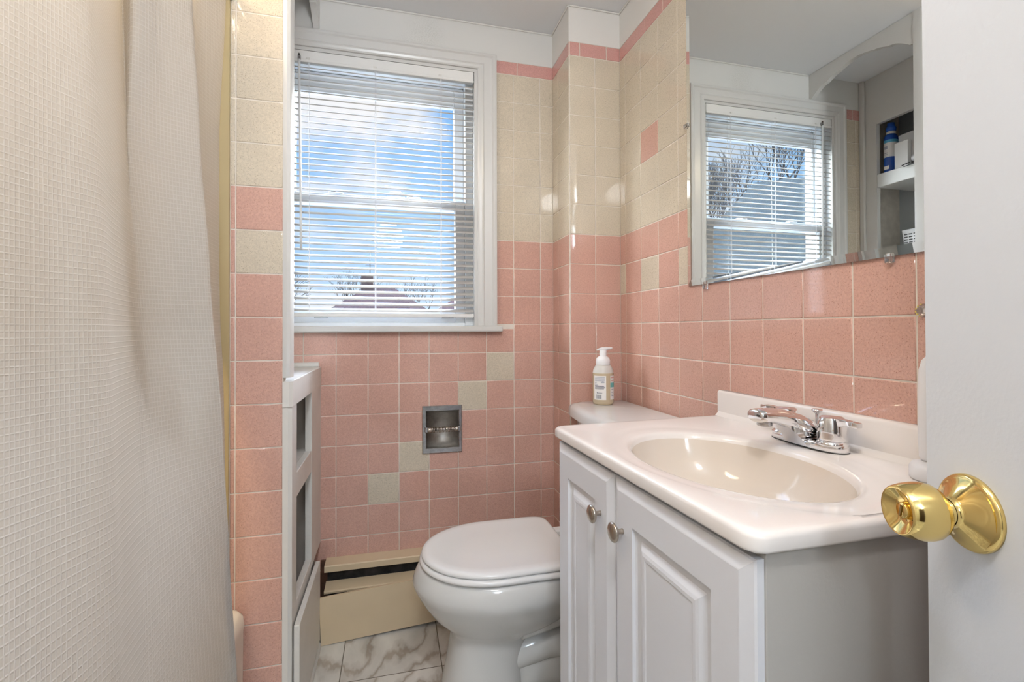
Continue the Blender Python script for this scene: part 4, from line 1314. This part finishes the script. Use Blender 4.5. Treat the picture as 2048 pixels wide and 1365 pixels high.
k = MB(); k.lathe([(0.011, 0), (0.010, 0.003), (0.005, 0.008), (0.004, 0.012)], 'clear', 20, (-1, 0, 0), (W - 0.002, 0.570, H + 0.029)); k.build('suction_cup', hk)
k = MB()
for i in range(6):
    a = rd(110 + i * 26); k.box(W - 0.0035, W - 0.0022, 0.570 - 0.012 * math.cos(a) - 0.0012, 0.570 - 0.012 * math.cos(a) + 0.0012, H + 0.029 + 0.010 * math.sin(a) - 0.0012, H + 0.029 + 0.010 * math.sin(a) + 0.0012, 'yellow')
k.build('yellow_mark', hk)

# ------------------------------------------------------------------ door, seen almost edge-on at the right
dt = Vector((-0.336, -0.942, 0)).normalized()         # from latch edge towards the hinges
dn = Vector((-0.942, 0.336, 0)).normalized()          # room side face normal
E0 = Vector((0.5007, 0.347, 0))
DW, DT = 0.70, 0.035
do = thing('door_1', None, None, (E0.x, E0.y, 0), kind='structure')
k = MB()
c = [E0, E0 + dt * DW, E0 + dt * DW - dn * DT, E0 - dn * DT]
def doorring(z, g=0.0):
    P = []
    for a_, b_ in ((g, -0), (DW - g, -0), (DW - g, DT), (g, DT)):
        p = E0 + dt * a_ - dn * b_
        P.append((p.x, p.y, z))
    return P
pl = [(0.0015, 0.0), (DW, 0.0), (DW, DT), (0.0015, DT), (0.0, DT - 0.0015), (0.0, 0.0015)]
pp = [E0 + dt * a_ - dn * b_ for a_, b_ in pl]
k.prism([(p.x, p.y) for p in pp], 0.010, 2.03, 2, 'doorpaint')
k.build('door_panel', do)
RC = E0 + dt * 0.0503 + Vector((0, 0, H - 0.159))
kn = MB()
kn.lathe([(0.0325, 0.0), (0.0325, 0.0025), (0.0312, 0.0045), (0.0295, 0.0050), (0.0285, 0.0052), (0.0200, 0.0112), (0.0140, 0.0155), (0.0125, 0.0170), (0.0122, 0.020)], 'brass', 72, dn, RC, True, False)
rose = kn.build('knob_rosette', do)
kn = MB()
kn.lathe([(0.0122, 0.0180), (0.0110, 0.0215), (0.0110, 0.0250), (0.0150, 0.0262), (0.0205, 0.0290), (0.0236, 0.0340), (0.0246, 0.0390), (0.0244, 0.0450), (0.0232, 0.0520), (0.0214, 0.0580), (0.0203, 0.0600), (0.0196, 0.0604), (0.0186, 0.0596), (0.0120, 0.0556), (0.0085, 0.0540), (0.0002, 0.0538)], 'brass', 72, dn, RC, False, True)
kb = kn.build('door_knob', do)
kn = MB()
kn.lathe([(0.0070, 0.0535), (0.0070, 0.0556), (0.0062, 0.0564), (0.0002, 0.0566)], 'brass', 32, dn, RC)
lb = kn.build('lock_button', kb)
kn = MB()
q0 = RC + dn * 0.0566; sd = (dt * 0.25 + Vector((0, 0, 0.97))).normalized(); sw = dn.cross(sd)
V = []
for zz in (0.0, 0.0008):
    for a_, b_ in ((-1, -1), (1, -1), (1, 1), (-1, 1)):
        V.append(q0 + dn * zz + sw * (0.0010 * a_) + sd * (0.0048 * b_))
kn.add(V, [(0, 1, 2, 3), (4, 5, 6, 7), (0, 1, 5, 4), (1, 2, 6, 5), (2, 3, 7, 6), (3, 0, 4, 7)], 'brassdark')
kn.build('lock_slot', kb)

# ------------------------------------------------------------------ bathtub
bt_ = thing('bathtub', 'cream enamel bathtub mostly hidden behind the shower curtain', 'bathtub', (-0.75, 0.5, 0))
k = MB()
bx0_, bx1_, by0_, by1_ = -1.139, -0.352, -0.299, YP - 0.0025
def tr2(g, z, r=0.02): return rr(bx0_ + g, bx1_ - g, by0_ + g, by1_ - g * 0.3, r, z, 6)
k.loft([tr2(0.004, 0.0), tr2(0.004, 0.02), tr2(0.002, 0.30), tr2(0.0, 0.315, 0.022), tr2(0.002, 0.335, 0.024), tr2(0.010, 0.347, 0.03), tr2(0.022, 0.352, 0.04), tr2(0.055, 0.350, 0.08), tr2(0.070, 0.340, 0.10), tr2(0.085, 0.25, 0.12), tr2(0.12, 0.10, 0.14), tr2(0.17, 0.06, 0.14)], 'tub')
k.build('tub_shell', bt_)
k = MB(); k.lathe([(0.022, 0), (0.022, 0.004), (0.012, 0.005)], 'chrome', 20, None, (-0.75, 1.05, 0.060)); k.build('drain', bt_)

# ------------------------------------------------------------------ curtain rod and curtain
RXc, RZ = -0.405, H + 0.845
rod = thing('curtain_rod', 'white shower curtain rod ending at the tiled pier', 'curtain rod', (RXc, YP, RZ))
k = MB(); k.tube([(RXc, -0.299, RZ), (RXc, YP - 0.009, RZ)], 0.0125, 'whiteplastic', 20); k.build('rod_tube', rod)
k = MB(); k.lathe([(0.030, 0), (0.030, 0.004), (0.018, 0.012), (0.014, 0.014)], 'whiteplastic', 24, (0, -1, 0), (RXc, YP - 0.0085, RZ)); k.build('rod_flange', rod)

F_, CY_ = 943.115, 651.05
def unproj(px, y, d):
    """point at camera depth d seen in column px, row y"""
    return Vector((0, 0, H)) + RX * ((px - 1024) / F_ * d) + FW * d + UP * (-(y - CY_) / F_ * d)
YL = [0, 250, 550, 850, 1100, 1365]
# columns of the cloth: position along the rod side, given per height, with distance
CU = [
    (([-760] * 6), [0.335] * 6), (([-420] * 6), [0.43] * 6), (([-250] * 6), [0.44] * 6), (([-110] * 6), [0.525] * 6), (([0] * 6), [0.575] * 6),
    ([95, 97, 100, 102, 104, 106], [0.628] * 6), ([158, 170, 182, 188, 192, 198], [0.672] * 6),
    ([183, 198, 212, 222, 231, 240], [0.703] * 6), ([203, 218, 228, 240, 250, 260], [0.77, 0.76, 0.76, 0.75, 0.75, 0.75]),
    ([228, 244, 258, 272, 282, 290], [0.86, 0.86, 0.85, 0.84, 0.83, 0.82]), ([245, 253, 266, 290, 305, 318], [0.93, 0.885, 0.875, 0.87, 0.87, 0.87]),
    ([266, 262, 284, 308, 326, 340], [0.885, 0.885, 0.90, 0.90, 0.90, 0.90]), ([325, 330, 342, 362, 378, 392], [0.93, 0.935, 0.94, 0.95, 0.95, 0.95]),
    ([368, 378, 392, 412, 428, 442], [0.965] * 6), ([385, 400, 420, 444, 458, 474], [0.985, 0.985, 0.985, 0.985, 0.985, 0.985]),
    ([383, 396, 416, 438, 452, 468], [1.02] * 6), ([392, 400, 414, 432, 446, 460], [1.06] * 6),
    ([418, 416, 424, 436, 448, 462], [1.10] * 6), ([444, 434, 436, 444, 453, 466], [1.14] * 6), ([452, 441, 441, 449, 457, 468], [1.165] * 6)]
def lerp_tab(tab, y):
    if y <= YL[0]: return tab[0] + (tab[0] - tab[1]) / 250 * min(60, (YL[0] - y)) * 0.3
    if y >= YL[-1]: return tab[-1] + (tab[-1] - tab[-2]) / 265 * min(120, y - YL[-1])
    for i in range(5):
        if y <= YL[i + 1]:
            t = (y - YL[i]) / (YL[i + 1] - YL[i]); t = t * t * (3 - 2 * t) * 0.5 + t * 0.5
            return tab[i] + (tab[i + 1] - tab[i]) * t
zc0, zc1 = 0.12, RZ - 0.028
NZ = 110; SUB = 12
def colpt(c, z):
    pxs, ds = c
    d = ds[2]
    for _ in range(3):
        y = CY_ - F_ * (z - H) / d
        d = lerp_tab(ds, y)
    y = CY_ - F_ * (z - H) / d
    p = unproj(lerp_tab(pxs, y), y, d)
    w_ = min(1, max(0, (1.05 - z) / 0.65)); w_ = w_ * w_ * (3 - 2 * w_)
    if p.x < -0.332:                      # the cloth hangs outside the tub rim
        s_ = 1 + (-0.332 / p.x - 1) * w_
        return (p.x * s_, p.y * s_)
    return (p.x, p.y)
def cr_(p0, p1, p2, p3, t):
    return tuple(0.5 * ((2 * b) + (-a + c) * t + (2 * a - 5 * b + 4 * c - d_) * t * t + (-a + 3 * b - 3 * c + d_) * t ** 3) for a, b, c, d_ in zip(p0, p1, p2, p3))
grid = []
for iz in range(NZ + 1):
    z = zc0 + (zc1 - zc0) * iz / NZ
    wl = min(1, max(0, (1.05 - z) / 0.65))
    pts = [(-0.43 + 0.10 * wl, -0.24), (-0.40 + 0.08 * wl, -0.12), (-0.47 + 0.13 * wl, 0.0), (-0.40 + 0.08 * wl, 0.10)] + [colpt(c, z) for c in CU]
    e = [pts[0]] + pts + [pts[-1]]
    row = []
    for i in range(1, len(e) - 2):
        for s in range(SUB):
            row.append(cr_(e[i - 1], e[i], e[i + 1], e[i + 2], s / SUB))
    row.append(pts[-1])
    grid.append([(x, y, z) for x, y in row])
NC = len(grid[0])
mid = grid[NZ // 2]
U = [0.0]
for i in range(1, NC): U.append(U[-1] + (Vector(mid[i]) - Vector(mid[i - 1])).length)
cu = thing('shower_curtain', 'white waffle-weave shower curtain bunched beside the tub', 'shower curtain', (-0.40, 0.6, RZ - 0.03))
k = MB()
V = [p for r in grid for p in r]
k.add(V, [(i * NC + j, i * NC + j + 1, (i + 1) * NC + j + 1, (i + 1) * NC + j) for i in range(NZ) for j in range(NC - 1)], 'waffle', True)
co = k.build('curtain_cloth', cu, recalc=False)
uvl = co.data.uv_layers.new(name='threads')
for lp in co.data.loops:
    vi = lp.vertex_index
    uvl.data[lp.index].uv = (U[vi % NC], zc0 + (zc1 - zc0) * (vi // NC) / NZ)
# hooks on the rod
tops = grid[-1]
for hy in (-0.20, 0.02, 0.24, 0.46, 0.68, 0.88, 1.04, 1.13):
    j = min(range(NC), key=lambda q: abs(tops[q][1] - hy) + (0.02 if tops[q][0] < RXc - 0.05 else 0))
    p = Vector(tops[j]) - Vector((0, 0, 0.012))
    k = MB()
    k.tube([Vector((RXc + 0.016 * math.cos(a), p.y, RZ + 0.016 * math.sin(a))) for a in [PI * i / 8 for i in range(-1, 9)]] + [Vector((RXc - 0.012, p.y, RZ - 0.012)), p], 0.0018, 'holder', 6)
    k.lathe([(0.002, -0.008), (0.006, -0.005), (0.008, 0), (0.006, 0.005), (0.002, 0.008)], 'whiteplastic', 14, None, (p.x + 0.004, p.y, p.z))
    k.build('curtain_hook', cu)

# ------------------------------------------------------------------ lamps (outside the view)
def dome(name, x, y, r, glow, label):
    t = thing(name, label, 'ceiling lamp', (x, y, CE))
    k = MB(); k.lathe([(r, 0), (r, -0.012), (r * 0.96, -0.02)], 'trim', 40, None, (x, y, CE - 0.0005)); k.build('lamp_base', t)
    k = MB(); k.lathe([(r * 0.93, -0.02), (r * 0.86, -0.045), (r * 0.68, -0.068), (r * 0.4, -0.083), (0.002, -0.09)], glow, 40, None, (x, y, CE)); k.build('lamp_shade', t)
dome('ceiling_lamp', 0.02, -0.02, 0.12, 'lamp_glow', 'round warm glass dome lamp on the bathroom ceiling')

# ------------------------------------------------------------------ outside
b = MB(); b.box(-80, 80, 4, 140, -5.2, -5.0, 'grass'); b.build('ground', kind='structure')
def house(name, label, cx, cy, w, dpt, z_e, z_r, roofm, wallm, rot=0.0, chim=None):
    t = thing(name, label, 'house', (cx, cy, -5.0))
    R = Matrix.Translation((cx, cy, 0)) @ Matrix.Rotation(rot, 4, 'Z')
    k = MB(); k.box(-w / 2 + 0.3, w / 2 - 0.3, -dpt / 2, dpt / 2, -5.0, z_e, wallm, 0, R); k.build('house_wall', t)
    k = MB(); V = [R @ Vector(p) for p in ((-w / 2, -dpt / 2 - 0.3, z_e), (w / 2, -dpt / 2 - 0.3, z_e), (0.12 * w, -dpt / 6, z_r), (-0.12 * w, -dpt / 6, z_r), (-w / 2, dpt / 2 + 0.3, z_e), (w / 2, dpt / 2 + 0.3, z_e), (0.12 * w, dpt / 6, z_r), (-0.12 * w, dpt / 6, z_r))]
    k.add(V, [(0, 1, 2, 3), (5, 4, 7, 6), (4, 0, 3, 7), (1, 5, 6, 2), (3, 2, 6, 7), (4, 5, 1, 0)], roofm); k.build('roof', t)
    if chim:
        k = MB(); k.box(chim[0] - 0.45, chim[0] + 0.45, -dpt / 6 - 0.3, -dpt / 6 + 0.4, z_e, chim[1], 'brick', 0, R); k.build('chimney', t)
        k = MB(); k.tube([R @ Vector((chim[0] + 0.2, -dpt / 6, chim[1])), R @ Vector((chim[0] + 0.2, -dpt / 6, chim[1] + 1.9))], 0.03, 'dark', 6)
        for zz, l in ((0.8, 0.35), (1.2, 0.22)):
            k.tube([R @ Vector((chim[0] + 0.2 - l, -dpt / 6, chim[1] + zz)), R @ Vector((chim[0] + 0.2 + l, -dpt / 6, chim[1] + zz))], 0.02, 'dark', 6)
        k.build('antenna', t)
house('neighbour_house', 'distant house with red-brown roof and chimney seen low through the window', -1.0, 40, 9.0, 6.0, 2.0, 4.4, 'roofred', 'siding', 0.0, (-1.0, 5.4))
house('neighbour_house', 'distant red-roofed house at the lower right of the window', 7.0, 52, 8.0, 6.0, 2.2, 4.2, 'roofred', 'siding')
house('neighbour_house', 'near house with grey-green roof seen through the window in the mirror', -7.5, 9.3, 6.5, 7.0, 1.1, 4.3, 'roofgreen', 'siding', 0.65)

def bare_tree(label, x, y, h, seed, lv=6):
    rnd = random.Random(seed)
    t = thing('bare_tree', label, 'tree', (x, y, -5.0), 'bare trees beyond the window')
    k = MB(); kb_ = MB()
    def grow(p, d, ln, r, lvl):
        q = p + d * ln
        bend = (p + q) / 2 + Vector((rnd.uniform(-1, 1), rnd.uniform(-1, 1), 0)) * ln * 0.06
        tgt = k if lvl == lv else kb_
        tgt.tube([p, bend, q], [r, r * 0.85, r * 0.68], 'bark', 5, False)
        if lvl == 0: return
        for i in range(rnd.choice((2, 3, 3))):
            ax = Vector((rnd.uniform(-1, 1), rnd.uniform(-1, 1), rnd.uniform(-0.2, 0.4))).normalized()
            nd = (d + ax * rnd.uniform(0.45, 0.75)).normalized(); nd = (nd + Vector((0, 0, 0.12))).normalized()
            grow(q, nd, ln * rnd.uniform(0.66, 0.82), r * 0.62, lvl - 1)
    grow(Vector((x, y, -5.0)), Vector((0, 0, 1)), h * 0.34, h * 0.018, lv)
    k.build('trunk', t, recalc=False); kb_.build('branches', t, recalc=False)
bare_tree('bare winter tree left of the red-brown roof', -13.0, 46, 10.0, 3, 6)
bare_tree('bare winter tree just behind the red-brown roof', -5.6, 62, 11.5, 5, 6)
bare_tree('bare winter tree between the two red roofs', 5.0, 76, 12.5, 8, 6)
bare_tree('tall bare tree above the grey-green roof seen in the mirror', -12.0, 18.5, 13.0, 11, 7)
bare_tree('second bare tree right of the tall one seen in the mirror', -23.5, 31.0, 16.0, 21, 7)
